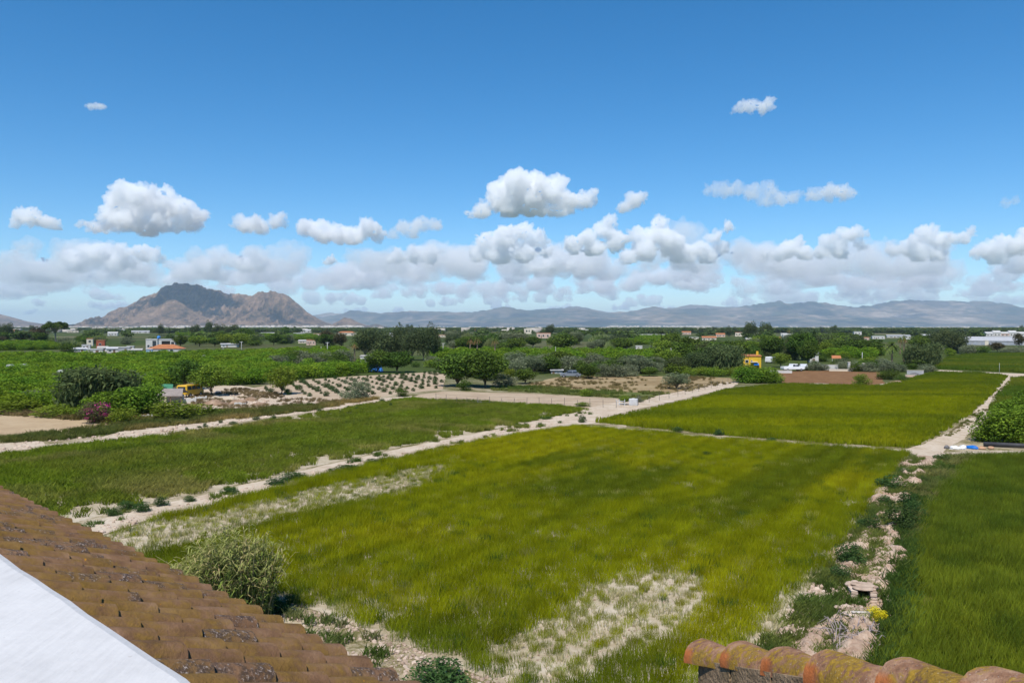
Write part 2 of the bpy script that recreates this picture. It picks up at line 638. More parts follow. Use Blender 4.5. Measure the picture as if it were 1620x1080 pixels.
cloud([(1000, 318, 16), (1015, 312, 12), (985, 330, 12)], 345, 'grey puff above the cumulus bank', 7, .6)
cloud([(770, 385, 22), (800, 375, 24), (825, 368, 18), (850, 378, 18), (755, 402, 16), (790, 405, 22), (830, 400, 22), (862, 398, 12)], 428, 'upright cumulus below the largest bright cloud', 8, 1.0)
cloud([(630, 405, 16), (655, 400, 18), (680, 402, 16), (615, 412, 10), (698, 398, 9)], 424, 'small low cumulus left of the upright one', 9, .8)
cloud([(905, 385, 16), (930, 378, 18), (955, 365, 18), (965, 350, 14), (940, 395, 18), (975, 380, 22), (910, 398, 12)], 415, 'leaning cumulus in the bank right of centre', 10, 1.1)
cloud([(1045, 352, 16), (1040, 375, 20), (1060, 385, 24), (1020, 395, 24), (995, 408, 18), (1080, 400, 22), (1105, 395, 18), (1010, 372, 18), (1130, 375, 14), (1150, 362, 12), (1140, 390, 14), (1120, 408, 16)], 430, 'large cumulus heap right of centre', 11, 1.1)
cloud([(1120, 300, 12), (1140, 302, 16), (1165, 300, 16), (1190, 305, 18), (1215, 300, 16), (1235, 315, 16), (1205, 318, 14), (1255, 312, 12)], 338, 'long thin cloud high on the right', 12, .28)
cloud([(1285, 308, 14), (1310, 305, 16), (1335, 304, 16), (1348, 308, 10)], 328, 'thin cloud joined to the long high one', 13, .35)
cloud([(1168, 172, 12), (1185, 170, 14), (1205, 172, 14), (1215, 162, 10), (1160, 178, 7)], 192, 'lone small white puff high in the blue', 14, .4)
cloud([(146, 172, 7), (156, 170, 8), (166, 170, 6)], 182, 'tiny faint wisp high on the left', 15, .25)
cloud([(1210, 402, 10), (1245, 395, 18), (1262, 385, 12), (1270, 400, 14), (1230, 405, 12)], 425, 'cumulus left of a pair on the right', 16, .9)
cloud([(1310, 385, 18), (1335, 372, 16), (1352, 370, 16), (1325, 395, 20), (1360, 388, 12), (1300, 400, 14)], 422, 'cumulus right of a pair on the right', 17, .9)
cloud([(1415, 398, 14), (1435, 392, 18), (1460, 375, 20), (1475, 365, 14), (1490, 380, 18), (1515, 376, 14), (1535, 368, 10), (1450, 400, 18), (1485, 402, 16)], 424, 'ragged cumulus before the right edge', 18, .9)
cloud([(1560, 395, 18), (1585, 385, 16), (1605, 390, 20), (1630, 375, 24), (1545, 402, 12), (1575, 405, 18), (1660, 385, 26)], 428, 'cumulus cut by the right edge', 19, .9)
cloud([(1590, 322, 10), (1605, 318, 9), (1575, 335, 8)], 345, 'faint wisp near the right edge', 20, .12)
cloud([(80, 412, 14), (110, 405, 16), (140, 398, 14), (165, 400, 18), (195, 398, 18), (225, 400, 18), (250, 405, 14), (155, 388, 8), (120, 418, 16), (190, 415, 18)], 438, 'flat cloud above the left hill', 21, .7)
cloud([(340, 420, 14), (365, 412, 14), (385, 418, 16), (410, 422, 14), (440, 415, 14), (465, 420, 12)], 440, 'low cloud over the top of the massif', 22, .6)
cloud([(525, 411, 9), (515, 415, 6)], 422, 'tiny white puff left of the low cumulus', 23, .5)
cloud([(870, 420, 12), (885, 415, 10), (905, 420, 12), (930, 425, 10), (850, 425, 12)], 440, 'small low cloud under the leaning cumulus', 24, .6)
rg = np.random.default_rng(44)
for i in range(140):
    x = -120 + (i % 28) * 68 + rg.uniform(-40, 40)
    base = [446, 458, 470, 482, 496][i // 28] + rg.uniform(-9, 6)
    r = (HORIZON - base) * rg.uniform(.24, .44)
    n = rg.integers(7, 12)
    lob = [(x + rg.uniform(-1, 1) * r * 6, base - r * rg.uniform(.6, 1.8), r * rg.uniform(.6, 1.2)) for _ in range(n)]
    cloud(lob, base, 'flat grey white cloud in the far bank over the horizon', 100 + i, .3, 'far cloud bank', fine=7, depth=.9)
# ================================================================== GROUND
def ground_sheet():
    def axis(lo, hi, fine, step):
        v = list(np.arange(-fine if lo < -fine else lo, fine + 1e-6, step))
        x = v[-1]
        s = step
        while x < hi:
            s *= 1.35
            x = min(hi, x + s)
            v.append(x)
        x = v[0]
        s = step
        while x > lo:
            s *= 1.35
            x = max(lo, x - s)
            v.insert(0, x)
        return np.array(v)
    xs = axis(-43000, 43000, 200, 10)
    ys = axis(-2400, 43000, 250, 10)
    X, Y = np.meshgrid(xs, ys)
    V = np.stack([X, Y, np.zeros_like(X)], -1).reshape(-1, 3)
    nx, ny = len(xs), len(ys)
    i, j = np.meshgrid(np.arange(nx - 1), np.arange(ny - 1))
    a = (j * nx + i).ravel()
    return mesh_np('ground', V, np.stack([a, a + 1, a + nx + 1, a + nx], 1))

m = bpy.data.materials.new('open_ground')
t = NT(m)
p = t.pos()
# near: dry chalky soil with weeds; far: a patchwork of small fields and groves
a = t.noise(p, .25, 6, .62)
b = t.noise(p, 5.0, 5, .65)
near = t.ramp(t.math('ADD', t.math('MULTIPLY', a, .6), t.math('MULTIPLY', b, .4)),
              [(.36, (.075, .085, .022)), (.45, (.15, .13, .055)), (.53, (.33, .27, .18)), (.64, (.5, .43, .33))])
mp = t.n('ShaderNodeMapping')
mp.inputs['Rotation'].default_value = (0, 0, R(32))
mp.inputs['Scale'].default_value = (.011, .005, 0)
t.l(p, mp.inputs['Vector'])
vo = t.n('ShaderNodeTexVoronoi')
vo.distance = 'CHEBYCHEV'
vo.inputs['Scale'].default_value = 1.0
t.l(mp.outputs[0], vo.inputs['Vector'])
sep = t.n('ShaderNodeSeparateColor')
t.l(vo.outputs['Color'], sep.inputs[0])
plots = t.ramp(sep.outputs[0], [(0, (.03, .05, .012)), (.25, (.055, .085, .015)), (.5, (.09, .11, .025)), (.7, (.13, .12, .055)), (.85, (.05, .075, .018)), (1, (.25, .2, .13))])
plots = t.mix(t.noise(p, .05, 6, .7), plots, (.045, .06, .02))
ln = t.n('ShaderNodeVectorMath', operation='LENGTH')
t.l(p, ln.inputs[0])
far = t.ramp(t.math('MULTIPLY', ln.outputs['Value'], .001), [(.11, (0, 0, 0)), (.17, (1, 1, 1))])
t.principled(t.mix(far, near, plots), .95, .05, t.bump(b, .5, .05))
gm = ground_sheet()
gm.materials.append(m)
tag(link('ground', gm), 'flat chalky farmland plain reaching to the mountains', kind='structure')

def densify(P, step):
    out = []
    n = len(P)
    for i in range(n):
        a, b = P[i], P[(i + 1) % n]
        d = np.hypot(*(b - a))
        k = max(1, int(d / step))
        for q in range(k):
            out.append(a + (b - a) * q / k)
    return np.array(out)

def sheet(name, pts, mat, z, label, jit=.12, step=.8, seed=0, world=False, cell=None):
    """a piece of ground surface with an uneven edge"""
    P = np.array(pts, float) if world else ats(pts)
    dist = np.hypot(P[:, 0], P[:, 1]).mean()
    P = densify(P, step * max(1, dist / 60))
    j = jit * max(1, dist / 80)
    f = 1 / max(.7, dist / 60)
    P = P + j * 2 * np.stack([fbm2(P[:, 0] * f, P[:, 1] * f, 3, seed) - .5, fbm2(P[:, 0] * f + 50, P[:, 1] * f, 3, seed + 5) - .5], 1) * 1.6
    bm = bmesh.new()
    vs = [bm.verts.new((x, y, z)) for x, y in P]
    fa = bm.faces.new(vs)
    bmesh.ops.triangulate(bm, faces=[fa], ngon_method='EAR_CLIP')
    bmesh.ops.recalc_face_normals(bm, faces=bm.faces)
    for f_ in bm.faces:
        if f_.normal.z < 0:
            f_.normal_flip()
    me = bpy.data.meshes.new(name)
    bm.to_mesh(me)
    bm.free()
    me.materials.append(mat)
    return tag(link(name, me), label, kind='structure')

chalk = soil('chalk_track', [(.3, (.27, .2, .13)), (.43, (.42, .33, .24)), (.56, (.5, .415, .32)), (.72, (.57, .49, .4))], .5, 4.0, .6, .07)
stub = soil('stubble_soil', [(.3, (.13, .12, .04)), (.43, (.33, .27, .18)), (.56, (.45, .385, .29)), (.72, (.54, .47, .38))], .4, 4.0, .6, .06, (R(32), (.25, 1.0, 1)))
cropsoil = soil('crop_soil', [(.32, (.07, .07, .012)), (.5, (.12, .12, .02)), (.68, (.2, .17, .06))], .3, 3.0, .5, .06)
beige = soil('beige_soil', [(.3, (.28, .2, .135)), (.5, (.385, .295, .205)), (.7, (.45, .36, .26))], .3, 2.0, .4, .05)
sand = soil('sandy_soil', [(.3, (.29, .2, .12)), (.5, (.385, .285, .175)), (.7, (.44, .34, .22))], .3, 2.0, .4, .05)
plough = soil('ploughed_soil', [(.3, (.1, .05, .022)), (.5, (.19, .1, .045)), (.7, (.27, .16, .08))], .5, 2.5, .8, .12)
drymeadow = soil('dry_meadow', [(.3, (.13, .1, .045)), (.45, (.24, .17, .085)), (.6, (.34, .26, .15)), (.75, (.42, .34, .22))], .09, 1.5, .5, .06, (0, (.6, 1.6, 1)))
greenmeadow = soil('green_meadow', [(.3, (.05, .075, .015)), (.5, (.1, .12, .03)), (.7, (.2, .16, .06))], .12, 1.5, .5, .06, (0, (.5, 1.8, 1)))

MAIN = [(95, 870), (160, 849), (250, 821), (400, 783), (500, 756), (600, 731), (700, 710), (800, 692), (880, 679), (905, 675), (1000, 682), (1100, 692), (1200, 700), (1300, 707),
        (1437, 718), (1424, 742), (1390, 790), (1350, 840), (1300, 905), (1262, 955), (1205, 1020), (1150, 1100), (1080, 1180), (900, 1180), (815, 1092), (700, 1044), (600, 1003), (500, 966), (430, 945), (250, 930)]
UPPER = [(945, 668), (1010, 654), (1090, 636), (1150, 618), (1240, 609), (1330, 611), (1395, 612), (1480, 590), (1545, 591), (1590, 595), (1568, 622), (1530, 655), (1450, 704), (1430, 708), (1300, 700), (1150, 689), (1040, 678)]
LEFT = [(-200, 775), (-60, 733), (0, 722), (100, 708), (200, 697), (340, 680), (480, 658), (600, 638), (650, 632), (760, 636), (900, 645), (925, 649), (800, 675), (700, 693), (600, 714), (500, 737), (400, 761), (250, 793),
        (120, 824), (0, 854), (-200, 900)]
RIGHT = [(1535, 722), (1700, 718), (1900, 718), (2100, 1200), (1300, 1200), (1345, 1090), (1400, 1000), (1432, 900), (1440, 850), (1455, 800), (1490, 760)]
FARR = [(1481, 583), (1500, 567), (1530, 562), (1800, 556), (1900, 598), (1620, 590), (1545, 586)]
SIDE = [(1605, 600), (1640, 594), (1800, 600), (1800, 690), (1640, 660), (1568, 650)]
sheet('field', MAIN, stub, .004, 'soil of the large olive green crop field in front', .1, .6, 1)
sheet('field', UPPER, cropsoil, .004, 'soil of the crop field past the thin pale line', .1, 1, 2)
sheet('field', LEFT, stub, .004, 'soil of the weedy green field before the left track', .15, .8, 3)
sheet('field', RIGHT, cropsoil, .004, 'soil of the dark green field beyond the ditch', .1, .6, 4)
sheet('field', FARR, cropsoil, .004, 'soil of the green field by the warehouses', .1, 1, 5)
sheet('field', SIDE, cropsoil, .004, 'soil of the strip beside the right track', .1, 1, 6)
sheet('bare_field', [(640, 631), (665, 624), (700, 619), (830, 622), (985, 631), (990, 638), (940, 646), (900, 642), (760, 635)], beige, .006, 'bare beige plot beside the left field', .08, 1, 7)
sheet('meadow', [(835, 607), (880, 597), (1000, 594), (1100, 596), (1170, 598), (1155, 607), (1100, 618), (1050, 623), (840, 612)], drymeadow, .006, 'dry brown meadow behind the round olive tree', .3, 1, 8)
sheet('meadow', [(775, 612), (840, 612), (1060, 623), (1010, 636), (985, 630), (830, 620), (780, 618)], greenmeadow, .008, 'weedy green meadow strip beyond the bare plot', .3, 1, 9)
PLANT = [(395, 614), (470, 602), (560, 595), (690, 588), (706, 592), (700, 616), (640, 622), (600, 628), (545, 633), (470, 628), (400, 624)]
sheet('plantation_soil', PLANT, beige, .006, 'pale soil under the young plantation', .1, 1, 10)
sheet('yard', [(250, 640), (300, 618), (335, 611), (380, 609), (420, 617), (500, 629), (555, 634), (480, 645), (400, 647), (330, 652), (270, 652)], chalk, .008, 'pale farmyard with rubble', .2, 1, 11)
sheet('bare_field', [(-120, 660), (0, 656), (60, 658), (150, 665), (178, 671), (150, 676), (60, 687), (0, 695), (-120, 712)], sand, .006, 'sandy bare patch by the flowering shrub', .15, 1, 12)
sheet('ploughed_field', [(1228, 588), (1300, 585), (1392, 588), (1398, 606), (1362, 611), (1240, 608)], plough, .006, 'ploughed red brown plot before the white walls', .15, 1, 13)
sheet('meadow', [(300, 650), (420, 646), (540, 634), (600, 630), (560, 638), (480, 652), (330, 672), (150, 690), (130, 680), (200, 664)], greenmeadow, .007, 'weedy verge above the left track', .3, 1, 14)
# tracks
sheet('dirt_track', [(95, 868), (118, 834), (180, 817), (260, 796), (330, 781), (400, 764), (480, 744), (560, 725), (640, 708), (720, 692), (800, 676), (860, 663), (905, 652), (950, 640), (990, 634), (1030, 628),
                     (1070, 620), (1110, 612), (1150, 604), (1172, 603), (1160, 612), (1110, 624), (1060, 636), (1010, 647), (965, 658), (938, 670), (905, 673), (860, 679), (790, 693), (700, 710), (600, 732), (500, 757),
                     (430, 775), (360, 791), (280, 811), (200, 832), (150, 850), (120, 866)], chalk, .012, 'pale stony track between the left and the large field', .22, .5, 21)
sheet('dirt_track', [(-200, 730), (-80, 708), (0, 702), (40, 699), (66, 697), (74, 703), (130, 699), (150, 694), (190, 682), (260, 672), (330, 661), (400, 651), (450, 645), (520, 639), (600, 630), (650, 626), (655, 631), (600, 637), (540, 646),
                     (470, 655), (400, 664), (330, 676), (260, 686), (200, 693), (120, 704), (60, 709), (0, 716), (-200, 760)], chalk, .012, 'pale track on the far side of the left field', .22, .6, 22)
sheet('dirt_track', [(1428, 711), (1462, 701), (1500, 684), (1535, 662), (1545, 648), (1558, 632), (1572, 615), (1588, 601), (1596, 595), (1616, 595), (1606, 604), (1592, 622), (1580, 640), (1572, 655), (1548, 675), (1520, 696), (1500, 708),
                     (1492, 716), (1530, 714), (1640, 712), (1800, 716), (1800, 724), (1640, 720), (1535, 721), (1500, 728), (1470, 752), (1448, 760), (1440, 752), (1466, 724), (1440, 718)], chalk, .012, 'wide pale track climbing past the right edge', .18, .5, 23)
sheet('dirt_track', [(1478, 588), (1486, 585), (1545, 588), (1620, 591), (1750, 594), (1750, 599), (1620, 597), (1590, 596), (1540, 591), (1490, 590), (1440, 600), (1400, 611), (1380, 612), (1400, 606), (1440, 597)], chalk, .013,
      'pale track along the head of the upper field', .12, .8, 24)
sheet('dirt_track', [(915, 672), (1000, 679), (1100, 688.5), (1200, 697), (1300, 703), (1435, 711.5), (1435, 715), (1300, 706), (1200, 699.5), (1100, 691), (1000, 681.5), (915, 674.5)], chalk, .012, 'thin pale line dividing the two crop fields', .12, .6, 25)
sheet('dirt_track', [(1236, 607), (1300, 606), (1362, 610), (1400, 609), (1400, 612), (1362, 613), (1300, 610), (1236, 609)], chalk, .012, 'pale edge below the ploughed plot', .08, 1, 26)

# ------------------------------------------------------------------ field masks
U = np.array([math.sin(R(32)), math.cos(R(32))])       # along the rows
W_ = np.array([math.cos(R(32)), -math.sin(R(32))])     # across

def inside(P, poly):
    x, y = P[:, 0], P[:, 1]
    r = np.zeros(len(P), bool)
    n = len(poly)
    for i in range(n):
        x0, y0 = poly[i]
        x1, y1 = poly[(i + 1) % n]
        if y0 == y1:
            continue
        c = ((y0 > y) != (y1 > y)) & (x < (x1 - x0) * (y - y0) / (y1 - y0) + x0)
        r ^= c
    return r

def edge_dist(P, poly):
    d = np.full(len(P), 1e9)
    n = len(poly)
    for i in range(n):
        a, b = poly[i], poly[(i + 1) % n]
        ab = b - a
        tt = np.clip(((P - a) @ ab) / (ab @ ab + 1e-9), 0, 1)
        q = P - (a + tt[:, None] * ab)
        d = np.minimum(d, np.hypot(q[:, 0], q[:, 1]))
    return d

def visible(P, m=80):
    """keep what the camera (or a step beside it) can see"""
    x = 810 + F_PX * P[:, 0] / np.maximum(P[:, 1], .1)
    y = HORIZON + F_PX * CAM_H / np.maximum(P[:, 1], .1)
    return (P[:, 1] > 5) & (x > -m) & (x < 1620 + m) & (y < 1080 + 130)

def grid(poly, step, seed, vis=True):
    lo, hi = poly.min(0), poly.max(0)
    lo = np.maximum(lo, [-400, 12])
    hi = np.minimum(hi, [400, 700])
    X, Y = np.meshgrid(np.arange(lo[0], hi[0], step), np.arange(lo[1], hi[1], step))
    P = np.stack([X.ravel(), Y.ravel()], 1)
    rg = np.random.default_rng(seed)
    P = P + rg.uniform(-.5, .5, P.shape) * step
    k = inside(P, poly)
    if vis:
        k &= visible(P)
    return P[k], rg

def spot(P, px, py, rx, ry, ang=0.0):
    """soft elliptical region on the ground, radii in metres, turned to the rows"""
    c = np.array(at(px, py)[:2])
    d = P - c
    a, b = d @ U, d @ W_
    return np.exp(-((a / rx) ** 2 + (b / ry) ** 2))

# tuft meshes -----------------------------------------------------------
def tuft(seed, n, rad, h, wid, lean, c0, c1, head=None, spread=.5):
    rg = np.random.default_rng(seed)
    V, F, C = [], [], []
    for i in range(n):
        a = rg.uniform(0, 2 * math.pi)
        r = rad * math.sqrt(rg.uniform())
        b = np.array([r * math.cos(a), r * math.sin(a), -.02])
        hh = h * rg.uniform(.6, 1.1)
        d = rg.uniform(0, 2 * math.pi)
        ln = lean * rg.uniform(.2, 1) * hh
        side = np.array([-math.sin(d + 1.3), math.cos(d + 1.3), 0]) * wid * rg.uniform(.6, 1.2)
        m_ = b + np.array([math.cos(d) * ln * .35, math.sin(d) * ln * .35, hh * .6])
        e = b + np.array([math.cos(d) * ln, math.sin(d) * ln, hh])
        k = len(V)
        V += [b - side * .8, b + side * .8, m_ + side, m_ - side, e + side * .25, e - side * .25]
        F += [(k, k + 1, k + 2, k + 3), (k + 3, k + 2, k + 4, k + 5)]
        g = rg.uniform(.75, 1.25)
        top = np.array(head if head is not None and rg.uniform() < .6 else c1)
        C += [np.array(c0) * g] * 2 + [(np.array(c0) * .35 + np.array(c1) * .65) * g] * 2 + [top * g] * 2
    return mesh_np('tuft', np.array(V), np.array(F), mat_grass, np.clip(np.array(C), 0, 1))

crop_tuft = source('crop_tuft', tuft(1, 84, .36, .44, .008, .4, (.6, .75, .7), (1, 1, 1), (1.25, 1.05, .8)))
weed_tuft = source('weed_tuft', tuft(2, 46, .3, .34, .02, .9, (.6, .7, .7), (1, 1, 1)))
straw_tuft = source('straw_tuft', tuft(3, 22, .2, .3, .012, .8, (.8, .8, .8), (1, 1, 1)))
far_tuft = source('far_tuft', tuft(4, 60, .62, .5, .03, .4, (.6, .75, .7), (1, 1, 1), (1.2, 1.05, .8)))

def rots(rg, n):
    r = np.zeros((n, 3))
    r[:, 2] = rg.uniform(0, 6.283, n)
    r[:, 0] = rg.normal(0, .08, n)
    r[:, 1] = rg.normal(0, .08, n)
    return r

def put(name, P, rg, sc, tint, src, label, cat='grass', z=.004):
    n = len(P)
    P3 = np.concatenate([P, np.full((n, 1), z)], 1)
    s3 = np.stack([sc * rg.uniform(.85, 1.15, n), sc * rg.uniform(.85, 1.15, n), sc * rg.uniform(.8, 1.2, n)], 1)
    return scatter(name, P3, s3, rots(rg, n), np.clip(tint, 0, 1), src, label, cat)

def lerp(a, b, t):
    t = np.clip(t, 0, 1)[:, None]
    return np.array(a) * (1 - t) + np.array(b) * t

OLIVE, YELL, DARK, FRESH, DRY = (.275, .295, .008), (.38, .36, .01), (.14, .18, .012), (.16, .22, .012), (.46, .36, .18)

def field_noise(P, su, sw, seed, o=4):
    return fbm2((P @ U) / su + 100, (P @ W_) / sw + 100, o, seed)

# ---- large field
MAINW = ats(MAIN)
P, rg = grid(MAINW, .38, 11)
ed = edge_dist(P, MAINW)
bare = (.8 * spot(P, 470, 796, 13, 1.6) + .6 * spot(P, 230, 855, 7, 2.5) + .7 * spot(P, 600, 776, 5, 1.8)
        + .54 * spot(P, 975, 980, 3.6, 2.3) + .45 * spot(P, 850, 1050, 1.6, 1.6) + .6 * spot(P, 1035, 940, 2.8, 1.6) + .8 * spot(P, 1235, 1010, 8, .9)
        + .5 * spot(P, 1090, 770, 1.2, 1.0))
nn = field_noise(P, 1.1, .5, 31, 3)
rows = .5 + .5 * np.sin((P @ W_) * 2 * math.pi / .95 + 1.2 * field_noise(P, 8, 8, 7))
b_ = bare + (nn - .5) * 1.3 * (bare > .12) + (rows - .5) * 1.3 * np.clip(bare * 1.6, 0, 1)
edge = np.clip(1 - ed / .9, 0, 1) * .55 + (field_noise(P, .8, .8, 77, 2) - .5) * .8 * (ed < 1.6)
keep = (b_ < .52) & (edge < .45) & (field_noise(P, .9, .5, 93, 3) < .74)
tt = field_noise(P, 16, 4.0, 41)
yel = field_noise(P, 9, 9, 51)
dk = .5 * spot(P, 1120, 815, 5, 3) + .5 * spot(P, 880, 775, 3, 4) + .45 * spot(P, 1000, 780, 12, 1.4) + .5 * spot(P, 640, 1000, 3, 8) + .5 * spot(P, 1240, 760, 12, 2.5) + .45 * spot(P, 1330, 740, 14, 2) + .4 * spot(P, 500, 900, 5, 3)
tint = lerp(OLIVE, YELL, (yel - .42) * 3.2)
tint = tint * (1 - .0) + 0
k = np.clip((tt - .5) * 3.6 + (field_noise(P, 5, 1.2, 45) - .5) * 1.3 + dk, 0, .85)
tint = tint * (1 - k[:, None]) + np.array(DARK) * k[:, None]
k = np.clip(1 - ed / 2.2, 0, 1) * .45
tint = tint * (1 - k[:, None]) + np.array(FRESH) * k[:, None]
tint = tint * rg.uniform(.75, 1.25, (len(P), 1)) * (1 + (.06 + .12 * field_noise(P, 9, 4, 6)) * np.sin((P @ W_) * 2 * math.pi / 1.9 + 2 * field_noise(P, 20, 20, 3)))[:, None]
k = rg.uniform(size=len(P))
tint[k < .02] = np.array((.42, .4, .1)) * rg.uniform(.7, 1.1, (int((k < .02).sum()), 1))
tint[k > .97] = np.array((.07, .13, .02))
sc = 1.0 * (.7 + .55 * field_noise(P, 3, 2, 61)) * np.where(bare > .25, .6, 1)
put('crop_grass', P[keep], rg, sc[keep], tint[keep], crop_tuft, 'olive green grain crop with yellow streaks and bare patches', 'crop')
# straw and stones where the crop failed
sp = (bare > .22) & (rg.uniform(size=len(P)) < np.where(keep, .25, .75))
n = int(sp.sum())
put('straw', P[sp], rg, rg.uniform(.5, 1.2, n), lerp((.33, .34, .1), (.6, .52, .3), rg.uniform(size=n)), straw_tuft, 'dry pale stubble in the bare patches of the large field', 'straw')

# ---- upper field
UPW = ats(UPPER)
P, rg = grid(UPW, .72, 12)
ed = edge_dist(P, UPW)
tint = lerp(OLIVE, YELL, (field_noise(P, 30, 14, 52) - .44) * 4)
k = np.clip((fbm2(P[:, 0] / 55, P[:, 1] / 9 + 3, 4, 43) - .5) * 4.0, 0, .85)
ln_ = np.exp(-((P[:, 1] - 117 - P[:, 0] * -.02 + 5 * field_noise(P, 40, 40, 5)) / 2.0) ** 2)
k = np.clip(k + .7 * ln_, 0, .85)
tint = tint * (1 - k[:, None]) + np.array(DARK) * k[:, None]
k = np.clip((P[:, 1] - 132) / 22, 0, .65) + np.clip(1 - ed / 3, 0, 1) * .4
k = np.clip(k, 0, .8)
tint = tint * (1 - k[:, None]) + np.array((.105, .155, .014)) * k[:, None]
tint = tint * rg.uniform(.85, 1.15, (len(P), 1))
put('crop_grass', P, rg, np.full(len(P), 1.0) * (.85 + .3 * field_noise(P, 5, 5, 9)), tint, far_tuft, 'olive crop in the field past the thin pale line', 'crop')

# ---- left field
LEW = ats(LEFT)
P, rg = grid(LEW, .5, 13)
ed = edge_dist(P, LEW)
g = field_noise(P, 7, 7, 81)
wild = field_noise(P, 1.2, 1.2, 82, 3)
depth = ed / 9
keep = (wild + .3 * np.clip(depth, 0, 1) + .15 * (g - .5) > .40) & ((ed > .35) | (wild > .5))
tint = lerp((.19, .225, .025), (.19, .255, .018), (g - .3) * 2.5)
k = np.clip((field_noise(P, 12, 3, 83) - .5) * 3, 0, .8)
tint = tint * (1 - k[:, None]) + np.array((.095, .135, .018)) * k[:, None]
k = np.clip((field_noise(P, 5, 5, 84) - .54) * 5, 0, .6) * np.clip(1.25 - depth, 0.1, 1)
tint = tint * (1 - k[:, None]) + np.array((.38, .3, .1)) * k[:, None]
tint = tint * rg.uniform(.75, 1.25, (len(P), 1))
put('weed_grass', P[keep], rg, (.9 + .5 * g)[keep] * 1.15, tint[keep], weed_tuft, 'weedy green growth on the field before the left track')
# ---- right field
RIW = ats(RIGHT)
P, rg = grid(RIW, .4, 14)
ed = edge_dist(P, RIW)
g = field_noise(P, 8, 3, 85)
tint = lerp((.135, .185, .02), (.23, .27, .022), (g - .3) * 2.2)
k = np.clip((field_noise(P, 2.5, 1.8, 86) - .55) * 4, 0, .7)
tint = tint * (1 - k[:, None]) + np.array((.085, .135, .016)) * k[:, None]
keep = (ed > .4) & (field_noise(P, 1, .6, 87, 3) < .73) & ~((spot(P, 1462, 960, 3.2, .35) > .45) & (rg.uniform(size=len(P)) < .8))
tint = tint * rg.uniform(.7, 1.3, (len(P), 1))
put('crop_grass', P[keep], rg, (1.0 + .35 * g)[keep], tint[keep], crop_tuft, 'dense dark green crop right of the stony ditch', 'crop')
# ---- far right fields
for poly, sd, lab in ((FARR, 15, 'green crop in the field by the warehouses'), (SIDE, 16, 'green crop in the strip beside the right track')):
    PW = ats(poly)
    P, rg = grid(PW, 1.1 if sd == 15 else .8, sd)
    g = fbm2(P[:, 0] / 40, P[:, 1] / 8, 4, sd)
    tint = lerp((.1, .16, .018), (.19, .21, .024), (g - .35) * 3) * rg.uniform(.85, 1.15, (len(P), 1))
    put('crop_grass', P, rg, np.full(len(P), 1.5 if sd == 15 else 1.1), tint, far_tuft, lab, 'crop')
# ---- meadows and verges
VERGES = [
    ([(775, 612), (840, 611), (1060, 623), (1010, 636), (985, 630), (830, 620), (780, 618)], .75, .45, (.1, .15, .03), (.23, .22, .06), 'low weeds on the strip beyond the bare plot', 17, 1.1),
    ([(835, 607), (880, 597), (1000, 594), (1100, 596), (1170, 598), (1155, 607), (1100, 618), (1050, 623), (840, 612)], 1.2, .55, (.2, .15, .06), (.3, .23, .1), 'sparse dry grass on the brown meadow', 18, 1.0),
    ([(300, 652), (420, 648), (540, 636), (600, 631), (560, 638), (480, 652), (330, 668), (190, 683), (150, 692), (70, 698), (0, 700), (0, 694), (60, 688), (150, 677), (200, 664)], .55, .42, (.13, .15, .035), (.32, .23, .08), 'weeds and dry grass above the left track', 19, 1.3),
    ([(0, 640), (100, 655), (190, 668), (180, 672), (60, 660), (0, 657)], .6, .4, (.15, .12, .04), (.27, .2, .09), 'dry grass fringe under the hedge', 20, 1.2),
    ([(230, 930), (430, 945), (560, 990), (700, 1045), (760, 1080), (760, 1180), (400, 1180)], .45, .72, (.1, .15, .03), (.34, .29, .14), 'weeds on the stony strip by the house', 21, .8),
    ([(1262, 955), (1310, 890), (1350, 840), (1390, 790), (1424, 742), (1440, 722), (1466, 730), (1440, 790), (1420, 850), (1405, 920), (1390, 1000), (1340, 1100), (1150, 1100), (1205, 1020)], .32, .5, (.09, .14, .03), (.19, .22, .05), 'green weeds growing in the stony ditch', 22, .9),
    ([(1440, 760), (1475, 735), (1500, 726), (1540, 722), (1480, 790), (1450, 850), (1440, 900), (1425, 900), (1430, 820)], .4, .42, (.1, .15, .03), (.24, .23, .07), 'tall weeds on the right bank of the ditch', 23, 1.2),
    ([(100, 830), (200, 806), (330, 778), (400, 766), (400, 776), (330, 792), (200, 828), (120, 860)], .4, .68, (.08, .14, .03), (.17, .21, .04), 'weeds growing over the stony track', 24, .6),
    ([(400, 762), (560, 722), (740, 686), (860, 660), (930, 646), (945, 668), (860, 682), (740, 706), (560, 738), (400, 782)], .5, .72, (.08, .14, .03), (.19, .21, .04), 'weed tufts along the sides of the stony track', 25, .8),
    ([(1600, 598), (1604, 600), (1580, 628), (1560, 652), (1500, 694), (1494, 690), (1550, 648), (1572, 626)], .5, .5, (.12, .14, .03), (.26, .22, .08), 'weeds between the wheel ruts of the right track', 26, .5),
    ([(1395, 1010), (1414, 900), (1428, 830), (1452, 780), (1474, 785), (1452, 850), (1440, 920), (1430, 1000), (1405, 1100), (1370, 1100)], .3, .36, (.05, .1, .02), (.1, .15, .03), 'dark weed band along the right side of the ditch', 27, 1.25),
    ([(310, 622), (380, 614), (420, 620), (500, 631), (545, 635), (480, 644), (400, 646), (330, 650), (290, 648)], .8, .5, (.17, .12, .06), (.3, .22, .11), 'dry brown weeds over the farmyard rubble', 28, .9),
]
